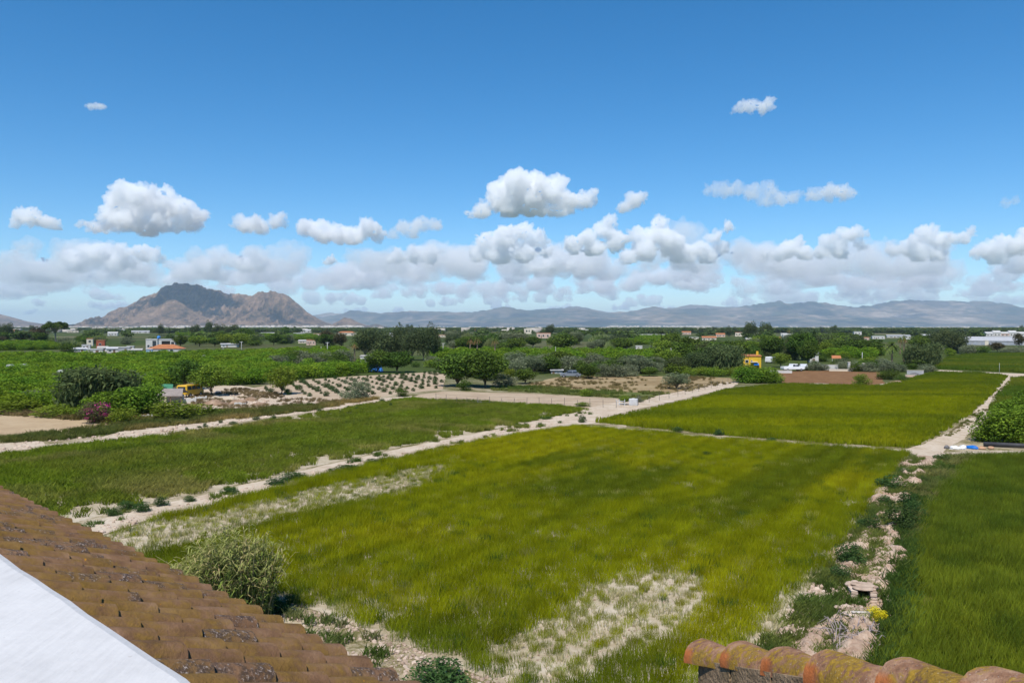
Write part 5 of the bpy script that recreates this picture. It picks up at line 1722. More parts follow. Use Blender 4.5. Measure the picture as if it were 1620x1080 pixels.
for i, (x, y, w, h_, lab, wl) in enumerate([(300, 637, 20, 9, 'broken white wall piece beside the shelter', 'white'), (318, 632, 18, 6, 'low white wall under the yellow van', 'white'), (350, 631, 40, 5, 'long low pale wall below the light green tree', 'cream'), (232, 662, 18, 7, 'small white wall by the clipped shrub', 'white'),
                                            (380, 641, 18, 5, 'pale block wall at the yard edge', 'white')]):
    p = at(x, y)
    s = mpp(p)
    rgw = random.Random(i)
    W2 = w * s / 2
    n = 9
    pts = [(-W2, -.05)] + [(-W2 + 2 * W2 * k / n, h_ * s * (1 - rgw.uniform(0, .4))) for k in range(n + 1)] + [(W2, -.05)]
    o = link('ruined_wall', MB().prism(pts, -.12, .12).mesh('wall', wm(wl)), None, p, (0, 0, rgw.uniform(-.25, .25)))
    tag(o, lab, 'wall')
rubm = soil('rubble_brown', [(.3, (.12, .075, .045)), (.5, (.27, .18, .12)), (.7, (.42, .31, .23))], .8, 3, .9, .15)
for i, (x, y, w, h_, lab) in enumerate([(340, 640, 44, 10, 'brown rubble heap in the farmyard'), (375, 638, 34, 9, 'reddish rubble heap right of the brown one'), (352, 648, 24, 5, 'low dark rubble patch at the yard edge'), (395, 634, 24, 10, 'pointed soil heap at the right of the yard'), (413, 640, 30, 6, 'flat brown heap below the corner tree'),
                                        (345, 622, 18, 6, 'grey scrap pile under the light green tree'), (757, 637, 15, 6, 'dark heap at the edge of the bare plot'), (1416, 607, 30, 8, 'dark brush heap beside the pale track'), (1447, 595, 20, 9, 'grey stone heap at the track bend')]):
    p = at(x, y)
    s = mpp(p)
    me = rock_mesh(20 + i, rubm if i not in (5, 6, 8) else paint('scrap', (.16, .15, .15), .8, .5, 2), 3)
    tag(link('rubble_heap', me, None, p, (0, 0, i), (w * s, w * s * .7, h_ * s * 2.2)), lab, 'heap')

# ---- yellow van
def wheel(o, x, y, r, wd, name='wheel'):
    wh = MB().tube([(x, y - wd / 2, r), (x, y + wd / 2, r)], [r, r], 14).build(name, paint('tyre', (.025, .025, .025), .9, .2, 5), o)
    sg = -1 if y < 0 else 1
    MB().tube([(x, y + sg * (wd / 2 - .01), r), (x, y + sg * (wd / 2 + .02), r)], [r * .58, r * .5], 12).build('rim', paint('rim_metal', (.4, .4, .42), .4, .15, 5, .5, 0, .7), wh)

def vehicle(name, label, cat, loc, rz, prof, wid, col, wins, wheels, lights, tint_name):
    """prof: side outline (x,z); body extruded across with tucked-in upper sides"""
    o = thing(name, label, cat, loc, rz)
    zs = [z for _, z in prof]
    zt, n = max(zs), len(prof)
    body = MB()
    rows = []
    for y in (-1, -.93, .93, 1):
        ins = .0 if abs(y) < 1 else .04
        rows.append([(x * (1 - ins * .3), y * wid / 2 * (1 - .13 * max(0, (z - zt * .55) / (zt * .45)) ** 1.3), z - (ins if z > zt * .5 else -ins)) for x, z in prof])
    vs = [p for r in rows for p in r]
    fs = [tuple(reversed(range(n))), tuple(range(3 * n, 4 * n))]
    for k in range(3):
        fs += [(k * n + i, k * n + (i + 1) % n, (k + 1) * n + (i + 1) % n, (k + 1) * n + i) for i in range(n)]
    body.add(vs, fs)
    body.build('body', paint(tint_name, col, .35, .08, .8, .5), o)
    for (x0, x1, z0, z1) in wins:
        for sg in (-1, 1):
            y0 = sg * wid / 2 * (1 - .13 * max(0, (z0 - zt * .55) / (zt * .45)) ** 1.3)
            y1 = sg * wid / 2 * (1 - .13 * max(0, (z1 - zt * .55) / (zt * .45)) ** 1.3)
            q = .012 * sg
            MB().add([(x0, y0 + q, z0), (x1, y0 + q, z0), (x1 - .05, y1 + q, z1), (x0 + .05, y1 + q, z1), (x0, y0 - q, z0), (x1, y0 - q, z0), (x1 - .05, y1 - q, z1), (x0 + .05, y1 - q, z1)],
                     [(0, 1, 2, 3), (4, 7, 6, 5), (0, 4, 5, 1), (1, 5, 6, 2), (2, 6, 7, 3), (3, 7, 4, 0)]).build('window', glass, o)
    for x in wheels:
        for sg in (-1, 1):
            wheel(o, x, sg * (wid / 2 - .08), .31, .2)
    xe, ze = lights
    for sg in (-1, 1):
        MB().box(xe - .03, xe + .03, sg * wid * .36 - .12, sg * wid * .36 + .12, ze - .08, ze + .08, .02).build('headlight', paint('lamp_glass', (.7, .7, .68), .2, .1, 3, .5), o)
    return o
VANP = [(-2.0, .35), (1.75, .35), (2.0, .5), (2.02, .85), (1.75, 1.0), (1.25, 1.65), (1.0, 1.75), (-1.85, 1.75), (-2.0, 1.6), (-2.03, .6)]
v = vehicle('van', 'small bright yellow van parked in the farmyard', 'van', at(301, 627), R(78), VANP, 1.75, (.6, .35, .02), [(-1.8, -.9, 1.08, 1.58), (-.8, .1, 1.08, 1.58), (.2, 1.15, 1.08, 1.55)], (-1.25, 1.25), (2.0, .72), 'van_yellow')
MB().add([(1.72, -.66, 1.05), (1.72, .66, 1.05), (1.3, .58, 1.6), (1.3, -.58, 1.6), (1.77, -.66, 1.07), (1.77, .66, 1.07), (1.34, .58, 1.62), (1.34, -.58, 1.62)], [(0, 3, 2, 1), (4, 5, 6, 7), (0, 1, 5, 4), (1, 2, 6, 5), (2, 3, 7, 6), (3, 0, 4, 7)]).build('windscreen', glass, v)
MB().box(-2.06, -2.01, -.6, .6, 1.1, 1.55, .01).build('rear_window', glass, v)
CARP = [(-2.0, .35), (2.0, .35), (2.1, .6), (1.95, .82), (1.0, .92), (.45, 1.4), (-.9, 1.42), (-1.7, .98), (-2.08, .92), (-2.1, .5)]
PICK = [(-2.5, .45), (2.3, .45), (2.5, .7), (2.4, 1.0), (1.35, 1.1), (.8, 1.65), (-.4, 1.68), (-.6, 1.1), (-2.5, 1.08), (-2.55, .7)]
v = vehicle('pickup', 'white pickup truck parked behind the ploughed plot', 'truck', at(1254, 587), R(8), PICK, 1.8, (.75, .75, .76), [(-.35, .3, 1.12, 1.55), (.36, 1.1, 1.12, 1.52)], (-1.6, 1.6), (2.45, .85), 'car_white')
v = vehicle('car', 'silver car right of the white pickup', 'car', at(1271, 585), R(75), CARP, 1.75, (.5, .52, .55), [(-1.4, -.45, .95, 1.32), (-.38, .75, .95, 1.32)], (-1.3, 1.3), (2.05, .68), 'car_silver')
v = vehicle('car', 'old greyish car parked at the meadow edge', 'car', at(903, 597), R(170), CARP, 1.75, (.16, .18, .21), [(-1.4, -.45, .95, 1.32), (-.38, .75, .95, 1.32)], (-1.3, 1.3), (2.05, .68), 'car_grey')
v = vehicle('van', 'white van seen behind the bright green tree', 'van', at(1221, 574), R(40), VANP, 1.75, (.72, .72, .73), [(-.8, .1, 1.08, 1.58), (.2, 1.15, 1.08, 1.55)], (-1.25, 1.25), (2.0, .72), 'van_white')

# ---- middle
house('shed', 588, 573, 36, 9, 6, 'low white building with dark openings by the slim palm', 'white', 'flat', 'concrete', [], [], opening=[(.1, .2, .0, .6), (.35, .47, 0, .7), (.6, .7, .0, .6), (.8, .9, 0, .7)], cat='building')
house('shed', 549, 571, 14, 5, 4, 'small hut with a pale green flat roof', 'white', 'flat', 'green', [(.3, .5, .3, .7)], cat='shed')
p = at(594, 587)
o = thing('tarpaulin', 'bright blue tarpaulin over a stack by the dark tree', 'tarpaulin', p, .1)
MB().add([(-1.8, -.9, 0), (1.6, -.9, 0), (1.7, 1, 0), (-1.7, 1, 0), (-1.2, -.6, 1.35), (1.1, -.5, 1.2), (1.2, .6, 1.3), (-1.1, .6, 1.45), (0, 0, 1.6)], [(0, 1, 5, 4), (1, 2, 6, 5), (2, 3, 7, 6), (3, 0, 4, 7), (4, 5, 8), (5, 6, 8), (6, 7, 8), (7, 4, 8)]).build('sheet', paint('tarp_blue', (.01, .14, .5), .45, .3, 1.2), o)
MB().box(-1.3, 1.2, -.55, .6, 0, 1.1).build('stack', paint('post_wood', (.2, .14, .09), .9, .3, 4), o)
house('shed', 881, 591, 18, 7, 4, 'old grey shed under the dark tree', 'grey', 'shed', 'metal', [(.5, .7, .3, .7)], [(.1, .3, 0, .9)], cat='shed')
house('hut', 1053, 573, 15, 7, 4, 'white hut below the tall dark tree', 'white', 'gable', 'white', [(.5, .7, .3, .7)], [(.2, .35, 0, .9)], cat='hut')
house('hut', 1011, 552, 10, 4, 4, 'small white block at the end of the bright orchard', 'white', 'flat', 'white', [], [(.4, .5, 0, .8)], cat='hut')
hy = house('house', 1190, 586, 27, 22, 8, 'bright yellow two storey house among the trees', 'yellow', 'flat', 'orange', [(.1, .3, .55, .78), (.42, .52, .55, .75), (.1, .28, .12, .4)], [(.78, .9, 0, .42)], chimney=(.82, .5, 1.2))
s = mpp(at(1190, 586))
w, h_ = 27 * s, 22 * s
MB().add([(w * .08, -.05, h_ * .52), (w * .36, -.05, h_ * .52), (w * .36, -1.1, h_ * .4), (w * .08, -1.1, h_ * .4), (w * .08, -.05, h_ * .54), (w * .36, -.05, h_ * .54), (w * .36, -1.1, h_ * .42), (w * .08, -1.1, h_ * .42)],
         [(0, 1, 2, 3), (4, 7, 6, 5), (0, 4, 5, 1), (1, 5, 6, 2), (2, 6, 7, 3), (3, 7, 4, 0)]).build('awning', paint('tarp_blue', (.01, .14, .5)), hy)
MB().box(-w * .1, w * .3, -.9, -.02, h_ * .6, h_ * .64).build('balcony', frame_m, hy)
house('house', 1288, 574, 13, 15, 5, 'narrow white hut right of the dark tree', 'white', 'flat', 'white', [(.3, .65, .55, .8)], [(.3, .6, 0, .45)])
for i, (x, y, w, h_, lab, wl) in enumerate([(1313, 585, 24, 8, 'low white garden wall behind the ploughed plot', 'white'), (1347, 585, 14, 4, 'short white wall between the gate posts', 'white'), (1330, 587, 34, 3, 'low cream wall along the ploughed plot', 'cream'), (1232, 590, 40, 4, 'low white wall below the pickup', 'white'),
                                            (1448, 592, 24, 6, 'grey stone wall at the bend of the track', 'grey'), (1440, 598, 14, 5, 'pale wall behind the brush heap', 'pink')]):
    p = at(x, y)
    s = mpp(p)
    o = thing('garden_wall', lab, 'wall', p, -math.atan2(p.x, p.y) * .7)
    MB().box(-w * s / 2, w * s / 2, 0, .2, -.1, h_ * s).build('wall', wm(wl), o)
    MB().box(-w * s / 2 - .05, w * s / 2 + .05, -.05, .25, h_ * s + .002, h_ * s + .07, .02).build('coping', wm('cream'), o)
for x, y, h_, lab in ((1343, 586, 13, 'white gate post left of the short wall'), (1366, 586, 11, 'cream gate post right of the short wall')):
    p = at(x, y)
    s = mpp(p)
    o = thing('gate_post', lab, 'post', p)
    MB().box(-.22, .22, -.22, .22, -.1, h_ * s).build('post', wm('white'), o)
    MB().box(-.3, .3, -.3, .3, h_ * s + .002, h_ * s + .12, .03).build('cap', wm('cream'), o)
p = at(1323, 577)
o = thing('awning', 'small orange awning behind the garden wall', 'awning', p, -.3)
MB().add([(-1.2, -.8, 1.7), (1.2, -.8, 1.7), (1.1, .9, 2.4), (-1.1, .9, 2.4), (-1.2, -.8, 1.76), (1.2, -.8, 1.76), (1.1, .9, 2.46), (-1.1, .9, 2.46)], [(0, 3, 2, 1), (4, 5, 6, 7), (0, 1, 5, 4), (1, 2, 6, 5), (2, 3, 7, 6), (3, 0, 4, 7)]).build('canvas', rm_('orange'), o)
for x in (-1.05, 1.05):
    MB().box(x - .05, x + .05, -.7, -.6, 0, 1.72).build('post', frame_m, o)
# ---- white tank and fences by the junction
p = at(1002, 641)
o = thing('water_box', 'white square water tank at the track junction', 'tank', p, -.2)
MB().box(-.55, .55, -.5, .5, 0, .85, .05).build('tank', paint('tank_white', (.5, .5, .51), .6, .25, 2, dirt=(.3, .28, .25)), o)
MB().tube([(0, 0, .84), (0, 0, .92)], [.18, .18], 10).build('lid', frame_m, o)
p = at(982, 642)
o = thing('water_gate', 'white metal sluice frame left of the white tank', 'gate', p, -.1)
for x in (-.55, -.2, .5):
    MB().box(x - .04, x + .04, -.04, .04, 0, .85).build('post', paint('tank_white', (.75, .75, .76)), o)
for z in (.3, .6):
    MB().box(-.55, .5, -.03, .03, z, z + .05).build('rail', paint('tank_white', (.75, .75, .76)), o)
def fence(pts, label, n, h_=1.1):
    P = [at(*q) for q in pts]
    o = thing('wire_fence', label, 'fence', P[0])
    mat = paint('fence_post', (.16, .14, .12), .8, .3, 4)
    L = [(P[i + 1] - P[i]).length for i in range(len(P) - 1)]
    T = sum(L)
    pos = []
    for k in range(n):
        d = T * k / (n - 1)
        i = 0
        while i < len(L) - 1 and d > L[i]:
            d -= L[i]
            i += 1
        q = P[i] + (P[i + 1] - P[i]) * (d / L[i]) - P[0]
        pos.append(q)
        MB().tube([(q.x, q.y, -.2), (q.x + PR.uniform(-.06, .06), q.y, h_ * PR.uniform(.7, 1.05))], .028, 5).build('post', mat, o)
    for z in (.35, .7, 1.05):
        MB().tube([(q.x, q.y, z) for q in pos], .008, 4).build('wire', mat, o)
fence([(690, 636), (760, 640), (855, 642), (920, 644), (975, 645)], 'thin wire fence along the bare plot', 16, 1.2)
fence([(1010, 640), (1070, 628), (1110, 618), (1160, 606)], 'thin wire fence beside the track below the olive tree', 14, 1.2)

# ---- poles
def pole(px, py, hpx, label, r=.11, arm=False, mat=None):
    p = at(px, py)
    h_ = hpx * mpp(p)
    o = thing('utility_pole', label, 'pole', p)
    MB().tube([(0, 0, -.2), (0, 0, h_)], [r * 1.2, r * .8], 8).build('shaft', mat or paint('pole_concrete', (.42, .42, .4), .8, .2, 2), o, True)
    if arm:
        MB().box(-.6, .6, -.05, .05, h_ - .3, h_ - .18).build('crossarm', paint('pole_concrete', (.42, .42, .4)), o)
        for x in (-.5, 0, .5):
            MB().tube([(x, 0, h_ - .18), (x, 0, h_)], .04, 6).build('insulator', frame_m, o)
for a in [(1062, 578, 28, 'thick concrete post before the tall dark tree', .26), (1097, 573, 20, 'thin pole right of the tall dark tree', .1), (1120, 570, 18, 'grey concrete post behind the soft drooping tree', .24), (518, 563, 22, 'slim white pole in the bright orchard', .12, True), (382, 562, 22, 'slim pole in the left orchard', .1, True),
          (508, 562, 14, 'short thin pole left of the slim white one', .08), (701, 568, 26, 'thin pole behind the eucalyptus row', .09, True), (353, 559, 12, 'short pole by the long low shed', .08), (1364, 575, 18, 'thin lamp pole above the gate posts', .1), (879, 572, 24, 'taller thin pole in the strip orchard', .06), (913, 571, 18, 'shorter thin pole in the strip orchard', .06),
          (1581, 594, 20, 'thin pole by the far right track', .03)]:
    pole(*a)

# ---- far houses and the town
rg = np.random.default_rng(31)
HS = [(548, 531, 30, 7, 'hip', 'orange', 'cream', 'far house with a wide orange roof left of the eucalyptus row'), (492, 546, 14, 8, 'flat', 'orange', 'pink', 'small orange hut beside the reddish tree'), (425, 531, 24, 5, 'gable', 'white', 'white', 'far low white house below the massif'), (473, 532, 18, 5, 'flat', 'white', 'white', 'far white house right of the low one'),
      (482, 526, 20, 5, 'gable', 'white', 'white', 'far white shed under the massif foot'), (503, 533, 14, 5, 'flat', 'tile', 'cream', 'far cream house left of the reddish tree'), (222, 527, 26, 4, 'shed', 'metal', 'white', 'long far shed above the hamlet'), (192, 526, 10, 5, 'flat', 'white', 'white', 'far white cube house above the brick box'),
      (178, 531, 14, 6, 'gable', 'white', 'white', 'far white farmhouse above the sheds'), (115, 526, 16, 3, 'flat', 'concrete', 'cream', 'far low house right of the umbrella pine'), (17, 526, 10, 4, 'gable', 'tile', 'cream', 'far house at the left edge'), (860, 535, 22, 8, 'flat', 'tile', 'pink', 'far pink house in the middle distance'),
      (835, 528, 12, 8, 'flat', 'white', 'cream', 'far tall cream house left of the pink one'), (925, 525, 18, 4, 'flat', 'white', 'white', 'far bright white hall'), (1028, 535, 52, 6, 'shed', 'concrete', 'cream', 'long far cream hall above the bright orchard'), (1122, 539, 22, 7, 'gable', 'tile', 'cream', 'far house with red tiled roof'),
      (1097, 541, 16, 7, 'flat', 'concrete', 'cream', 'far cream house beside the red roofed one'), (1086, 529, 14, 5, 'gable', 'tile', 'pink', 'far small pink house'), (1240, 531, 9, 4, 'flat', 'white', 'white', 'far tiny white house above the pickup'), (1246, 534, 14, 6, 'gable', 'white', 'white', 'far white cottage above the dark tree'),
      (1228, 537, 14, 4, 'gable', 'tile', 'pink', 'far pink cottage left of the white one'), (1298, 540, 12, 8, 'flat', 'tile', 'white', 'far white house right of the tall cypress'), (1338, 541, 8, 12, 'flat', 'white', 'cream', 'far cream tower block left of the white one'), (1357, 541, 11, 16, 'flat', 'white', 'white', 'far tall white block above the walls'),
      (1363, 539, 22, 5, 'flat', 'tile', 'pink', 'far low pink house below the white block'), (1390, 536, 18, 4, 'flat', 'white', 'white', 'far white hall right of the tall block'), (1422, 534, 34, 4, 'shed', 'metal', 'white', 'far hall with bright metal roof'), (1440, 541, 22, 6, 'gable', 'white', 'pink', 'far pink hall behind the palms'),
      (1470, 534, 20, 5, 'shed', 'metal', 'white', 'far hall left of the eucalyptus trees'), (1535, 532, 8, 4, 'gable', 'tile', 'cream', 'far cream hut above the warehouse'), (1200, 530, 12, 4, 'flat', 'white', 'white', 'far white cube above the yellow house'), (1170, 532, 14, 6, 'flat', 'tile', 'cream', 'far cream house above the yellow house'),
      (1140, 533, 14, 6, 'gable', 'tile', 'pink', 'far pink house right of the red roof'), (1268, 536, 10, 5, 'flat', 'white', 'white', 'far white house behind the tall green tree'), (1186, 541, 12, 6, 'flat', 'white', 'cream', 'far pale house above the light tree'), (700, 533, 24, 3, 'flat', 'tile', 'cream', 'long far wall right of the eucalyptus row'),
      (620, 533, 8, 6, 'flat', 'white', 'white', 'far white house glimpsed in the eucalyptus row'), (808, 534, 8, 6, 'flat', 'white', 'white', 'far white hut left of the middle'), (478, 543, 12, 5, 'shed', 'concrete', 'cream', 'grey hut left of the orange one'), (450, 540, 12, 4, 'gable', 'white', 'white', 'white hut above the orchard')]
for i, (x, y, w, h_, rf, rc, wl, lab) in enumerate(HS):
    wn_ = [(.12, .24, .3, .7), (.42, .54, .3, .7), (.74, .86, .3, .7)] if w > 12 else [(.25, .45, .35, .75), (.6, .75, .35, .75)]
    if h_ > 10:
        wn_ = [(u, u + .2, v_, v_ + .13) for u in (.15, .6) for v_ in (.12, .34, .56, .78)]
    house('house', x, y, w, h_, rg.uniform(7, 12), lab, wl, rf, rc, wn_, [(.3, .36, 0, .6)] if w > 12 else [], group='far houses')
# warehouses at the right
wh = house('warehouse', 1572, 546, 84, 12, 40, 'long grey warehouse at the right edge of the plain', 'grey', 'shed', 'metal', [], [], cat='warehouse', rise=.45)
p = at(1572, 546)
s = mpp(p)
for k in range(8):
    MB().box((-38 + k * 10) * s, (-31 + k * 10) * s, -.06, .0, .3, 4 * s).build('panel', paint('hall_panel', (.3, .32, .36), .6, .15, .3), wh)
MB().box(-12 * s, -7 * s, -.2, 2, 0, 8 * s).build('porch', wm('cream'), wh)
for i, (x, w) in enumerate([(1566, 10), (1578, 10), (1590, 12), (1603, 10), (1615, 12)]):
    house('hall', x, 533, w, 8 + (i % 2) * 2, 25, ['white factory hall leftmost behind the warehouse', 'white factory hall second behind the warehouse', 'pinkish factory hall third behind the warehouse', 'tall white factory hall fourth behind the warehouse', 'white factory hall at the right edge'][i], 'pink' if i == 2 else 'white', 'gable', 'white', [(.15, .35, .4, .7), (.6, .8, .4, .7)], cat='hall', group='factory halls')
house('hall', 1530, 540, 26, 6, 20, 'low bright hall between trees and warehouse', 'white', 'shed', 'white', [(.4, .5, .2, .6)], cat='hall')
house('hall', 1595, 535, 70, 3, 20, 'long dark roofed hall above the grey warehouse', 'dark', 'flat', 'concrete', [], cat='hall')
# the far town: one mass of tiny houses at the foot of the mountains
tm = paint('town_wall', (.42, .38, .34), .9, .4, .02)
V, F = [], []
nv = 0
def tbox(x, y, w, d, h_):
    global nv
    for dz in (0, h_):
        V.extend([(x - w / 2, y - d / 2, dz), (x + w / 2, y - d / 2, dz), (x + w / 2, y + d / 2, dz), (x - w / 2, y + d / 2, dz)])
    F.extend([(nv + a, nv + b, nv + c, nv + d_) for a, b, c, d_ in ((4, 5, 6, 7), (0, 1, 5, 4), (1, 2, 6, 5), (2, 3, 7, 6), (3, 0, 4, 7))])
    nv += 8
def town(px0, px1, d0, d1, n, hmin, hmax):
    for _ in range(n):
        d = rg.uniform(d0, d1)
        x = (rg.uniform(px0, px1) - 810) / F_PX * d
        tbox(x, d, rg.uniform(12, 38), rg.uniform(10, 22), rg.uniform(hmin, hmax))
town(225, 575, 6300, 7300, 320, 8, 24)
town(0, 240, 6400, 7400, 70, 8, 16)
town(575, 900, 9500, 11000, 60, 10, 18)
town(960, 1125, 9000, 10500, 150, 10, 26)
town(1125, 1620, 9000, 13000, 90, 8, 20)
town(0, 1620, 1500, 4500, 260, 4, 9)
me = mesh_np('town', np.array(V), np.array(F), tm)
tag(link('town', me), 'far white town and scattered houses under the mountains', 'town', kind='stuff')

# ---- debris, pipe and culvert at the right
p = at(1532, 710)
for i, (dx, dy, w, d, h_, mt, nm, lab, cat) in enumerate([
        (-1.1, 0, .9, .7, .35, 'sack_white', 'sack', 'white sack at the left of the debris by the track', 'sack'), (-.35, .15, .9, .6, .45, 'sack_white', 'sack', 'white sack in the middle of the debris by the track', 'sack'), (.45, .2, 1.0, .6, .42, 'tarp_blue', 'tarpaulin', 'blue plastic sheet in the debris by the track', 'tarpaulin'),
        (1.1, .0, .7, .6, .32, 'clay', 'block_pile', 'brownish block pile right of the blue sheet', 'pile'), (1.9, .1, .8, .5, .3, 'clay', 'block_pile', 'second brownish pile before the dark pipe', 'pile'), (-1.7, .2, .4, .4, .4, 'scrap', 'bucket', 'dark bucket at the left end of the debris', 'bucket')]):
    cols = {'sack_white': (.7, .7, .7), 'tarp_blue': (.01, .14, .5), 'clay': (.42, .25, .15), 'scrap': (.16, .15, .15)}
    me = rock_mesh(60 + i, paint(mt, cols[mt]), 2)
    tag(link(nm, me, None, p + Vector((dx, dy, .08)), (0, 0, i), (w * 1.0, d * 1.1, h_ * 1.7)), lab, cat)
a, b = at(1556, 706), at(1700, 713)
tag(MB().tube([a + Vector((0, 0, .22)), (a + b) / 2 + Vector((0, 0, .24)), b + Vector((0, 0, .22))], .18, 12).build('water_pipe', paint('pipe_dark', (.05, .05, .055), .6, .3, 2), smooth=True), 'thick dark pipe lying along the right track', 'pipe')

def culvert(px, py, label, w, h_, seed, yaw):
    """low stone box open to the camera"""
    p = at(px, py)
    o = thing('culvert', label, 'culvert', p, yaw)
    rg_ = random.Random(seed)
    for sx in (-1, 1):
        z = 0
        k = 0
        while z < h_ - .02:
            hh_ = min(h_ - z, rg_.uniform(.1, .17))
            x0 = sx * w / 2 + (0 if sx > 0 else -.24)
            for y0 in (0, .38):
                MB().box(x0 + rg_.uniform(-.02, .02), x0 + .24 + rg_.uniform(-.02, .02), y0 + rg_.uniform(-.02, .02), y0 + .36, z, z + hh_ - .008, .02).build('stone', mat_stone, o)
            z += hh_
    for q_ in range(2):
        link('lintel', rock_mesh(seed + 3 * q_, mat_stone, 3), o, ((-.02, .03)[q_], .2 + .42 * q_, h_ + .05), (0, 0, .06), (w * 1.9, .5, .22))
    for q_ in range(5):
        link('stone', rock_mesh(seed + 11 + q_, mat_stone, 2), o, (rg_.uniform(-.6, .6), rg_.uniform(.5, 1.0), h_ + rg_.uniform(.0, .08)), (0, 0, q_), (rg_.uniform(.2, .4),) * 3)
    MB().box(-w / 2 - .02, w / 2 + .02, .74, .8, 0, h_).build('back', paint('culvert_painted_shade', (.03, .026, .022), .95, .3, 4, .05), o)  # near-black back panel, the shade inside the culvert put into its colour
    MB().box(-w / 2, w / 2, 0, .74, -.04, .02).build('floor', paint('mossy_floor', (.17, .13, .03), .95, .4, 5, .05), o)
culvert(1367, 954, 'larger stone culvert mouth in the ditch', .42, .44, 4, -.25)
culvert(1359, 985, 'smaller stone culvert mouth below the larger one', .46, .18, 9, -.2)
for i, (x, y, L, rz, lab) in enumerate([(1362, 982, .7, .05, 'pale flat board lying over the smaller culvert')]):
    tag(MB().box(-L / 2, L / 2, -.06, .06, .3, .34, .01).build('board', paint('board_wood', (.5, .45, .4), .8, .3, 5), loc=at(x, y), rot=(.1, .05, rz)), lab, 'board')
# dry branches piled by the culvert
for i in range(46):
    p = at(PR.uniform(1318, 1385), PR.uniform(990, 1045))
    L = PR.uniform(.5, 1.5)
    a_ = PR.uniform(-.9, .9) + 1.5
    pts = [(0, 0, .03)]
    for k in range(1, 5):
        f = k / 4
        pts.append((math.cos(a_ + PR.uniform(-.2, .2)) * L * f, math.sin(a_) * L * f * .6, .04 + math.sin(f * math.pi) * PR.uniform(.1, .5) + f * PR.uniform(0, .2)))
    tag(MB().tube(pts, [.022, .02, .016, .012, .006], 5).build('dry_branch', paint('dry_branch_bark', (.3, .25, .24), .9, .4, 8), smooth=True, loc=p), 'thin dry grey branch in the heap below the culvert', 'branch', 'dry branches below the culvert')
# larger single stones
for i in range(40):
    t_ = PR.random()
    if i < 18:
        px, py = 1335 + t_ * 90 + PR.uniform(-30, 22), 985 - t_ * 190
        lab, gr = 'pale boulder lying in the dry ditch', 'boulders in the ditch'
    else:
        px = 150 + t_ * 720
        py = 843 - (px - 150) * .232 + PR.uniform(-8, 5)
        lab, gr = 'pale boulder on the edge of the long stony track', 'boulders along the stony track'
    p = at(px, py)
    w = PR.uniform(.22, .5)
    tag(link('boulder', stone_src[i % 3].data if i % 2 else rock_mesh(90 + i, mat_stone), None, p + Vector((0, 0, .04)), (0, 0, PR.uniform(0, 6)), (w, w * .8, w * .8)), lab, 'boulder', gr)

# ================================================================== THE HOUSE ROOF IN FRONT
DN = Vector((.683, .730, 0)).normalized()         # down the slope, seen from above
AL = Vector((-DN.y, DN.x, 0))                     # along the eave, away to the left
TANP = .414
E0 = Vector((-.45 - .05, 3.375 - .055, CAM_H - 1.61))           # a point on the eave
EAVE_S = E0.dot(DN)
NRM = Vector((DN.x * TANP, DN.y * TANP, 1)).normalized()
SLOPE = (DN - Vector((0, 0, TANP))).normalized()
m = bpy.data.materials.new('clay_tile')
t = NT(m)
p = t.pos()
r = t.rand()
f1 = t.noise(p, 7, 6, .65)
f2 = t.noise(p, 26, 5, .7)
base = t.ramp(f1, [(.3, (.1, .055, .03)), (.5, (.18, .1, .055)), (.7, (.25, .15, .09))])
must = t.ramp(t.math('ADD', t.math('MULTIPLY', t.noise(p, 3.2, 6, .6), .7), t.math('MULTIPLY', f2, .3)), [(.43, (0, 0, 0)), (.55, (1, 1, 1))])
c = t.mix(t.math('MULTIPLY', must, .55), base, t.ramp(f2, [(.3, (.12, .07, .01)), (.7, (.24, .145, .018))]))
# dark crusty lichen on some tiles with pale specks
dl = t.ramp(t.math('ADD', t.math('MULTIPLY', t.noise(p, 4.5, 5, .6), .6), t.math('MULTIPLY', r, .42)), [(.6, (0, 0, 0)), (.66, (1, 1, 1))])
dl = t.mix(1.0, dl, t.ramp(f2, [(.42, (0, 0, 0)), (.56, (.9, .9, .9))]), 'MULTIPLY')
crust = t.ramp(t.noise(p, 90, 3, .7), [(.46, (.055, .04, .034)), (.58, (.12, .085, .07)), (.66, (.42, .37, .34))])
c = t.mix(dl, c, crust)
og = t.ramp(t.noise(p, 11, 4, .6), [(.7, (0, 0, 0)), (.74, (1, 1, 1))])
c = t.mix(og, c, (.42, .19, .015))
t.principled(c, .92, .12, t.bump(t.math('ADD', f2, t.math('MULTIPLY', t.noise(p, 90, 3, .7), .5)), .7, .01))
mat_tile = m
m = bpy.data.materials.new('cap_tile_clay')
t = NT(m)
p = t.pos()
f1 = t.noise(p, 8, 6, .65)
f2 = t.noise(p, 40, 5, .7)
base = t.ramp(t.math('ADD', t.math('MULTIPLY', f1, .6), t.math('MULTIPLY', f2, .4)), [(.34, (.1, .055, .035)), (.46, (.25, .13, .075)), (.57, (.38, .225, .14)), (.68, (.5, .38, .29))])
c = t.mix(t.ramp(t.math('ADD', t.math('MULTIPLY', t.noise(p, 5, 5, .6), .65), t.math('MULTIPLY', f2, .35)), [(.48, (0, 0, 0)), (.54, (.9, .9, .9))]), base, t.ramp(f2, [(.35, (.12, .08, .02)), (.65, (.36, .22, .02))]))
c = t.mix(t.ramp(t.noise(p, 70, 4, .7), [(.6, (0, 0, 0)), (.68, (.8, .8, .8))]), c, (.07, .05, .045))
c = t.mix(t.ramp(t.noise(p, 110, 3, .7), [(.64, (0, 0, 0)), (.7, (.7, .7, .7))]), c, (.5, .44, .4))
at_ = t.n('ShaderNodeAttribute', attribute_name='col')
c = t.mix(at_.outputs['Fac'], c, t.ramp(f1, [(.3, (.34, .1, .03)), (.7, (.48, .17, .06))]))
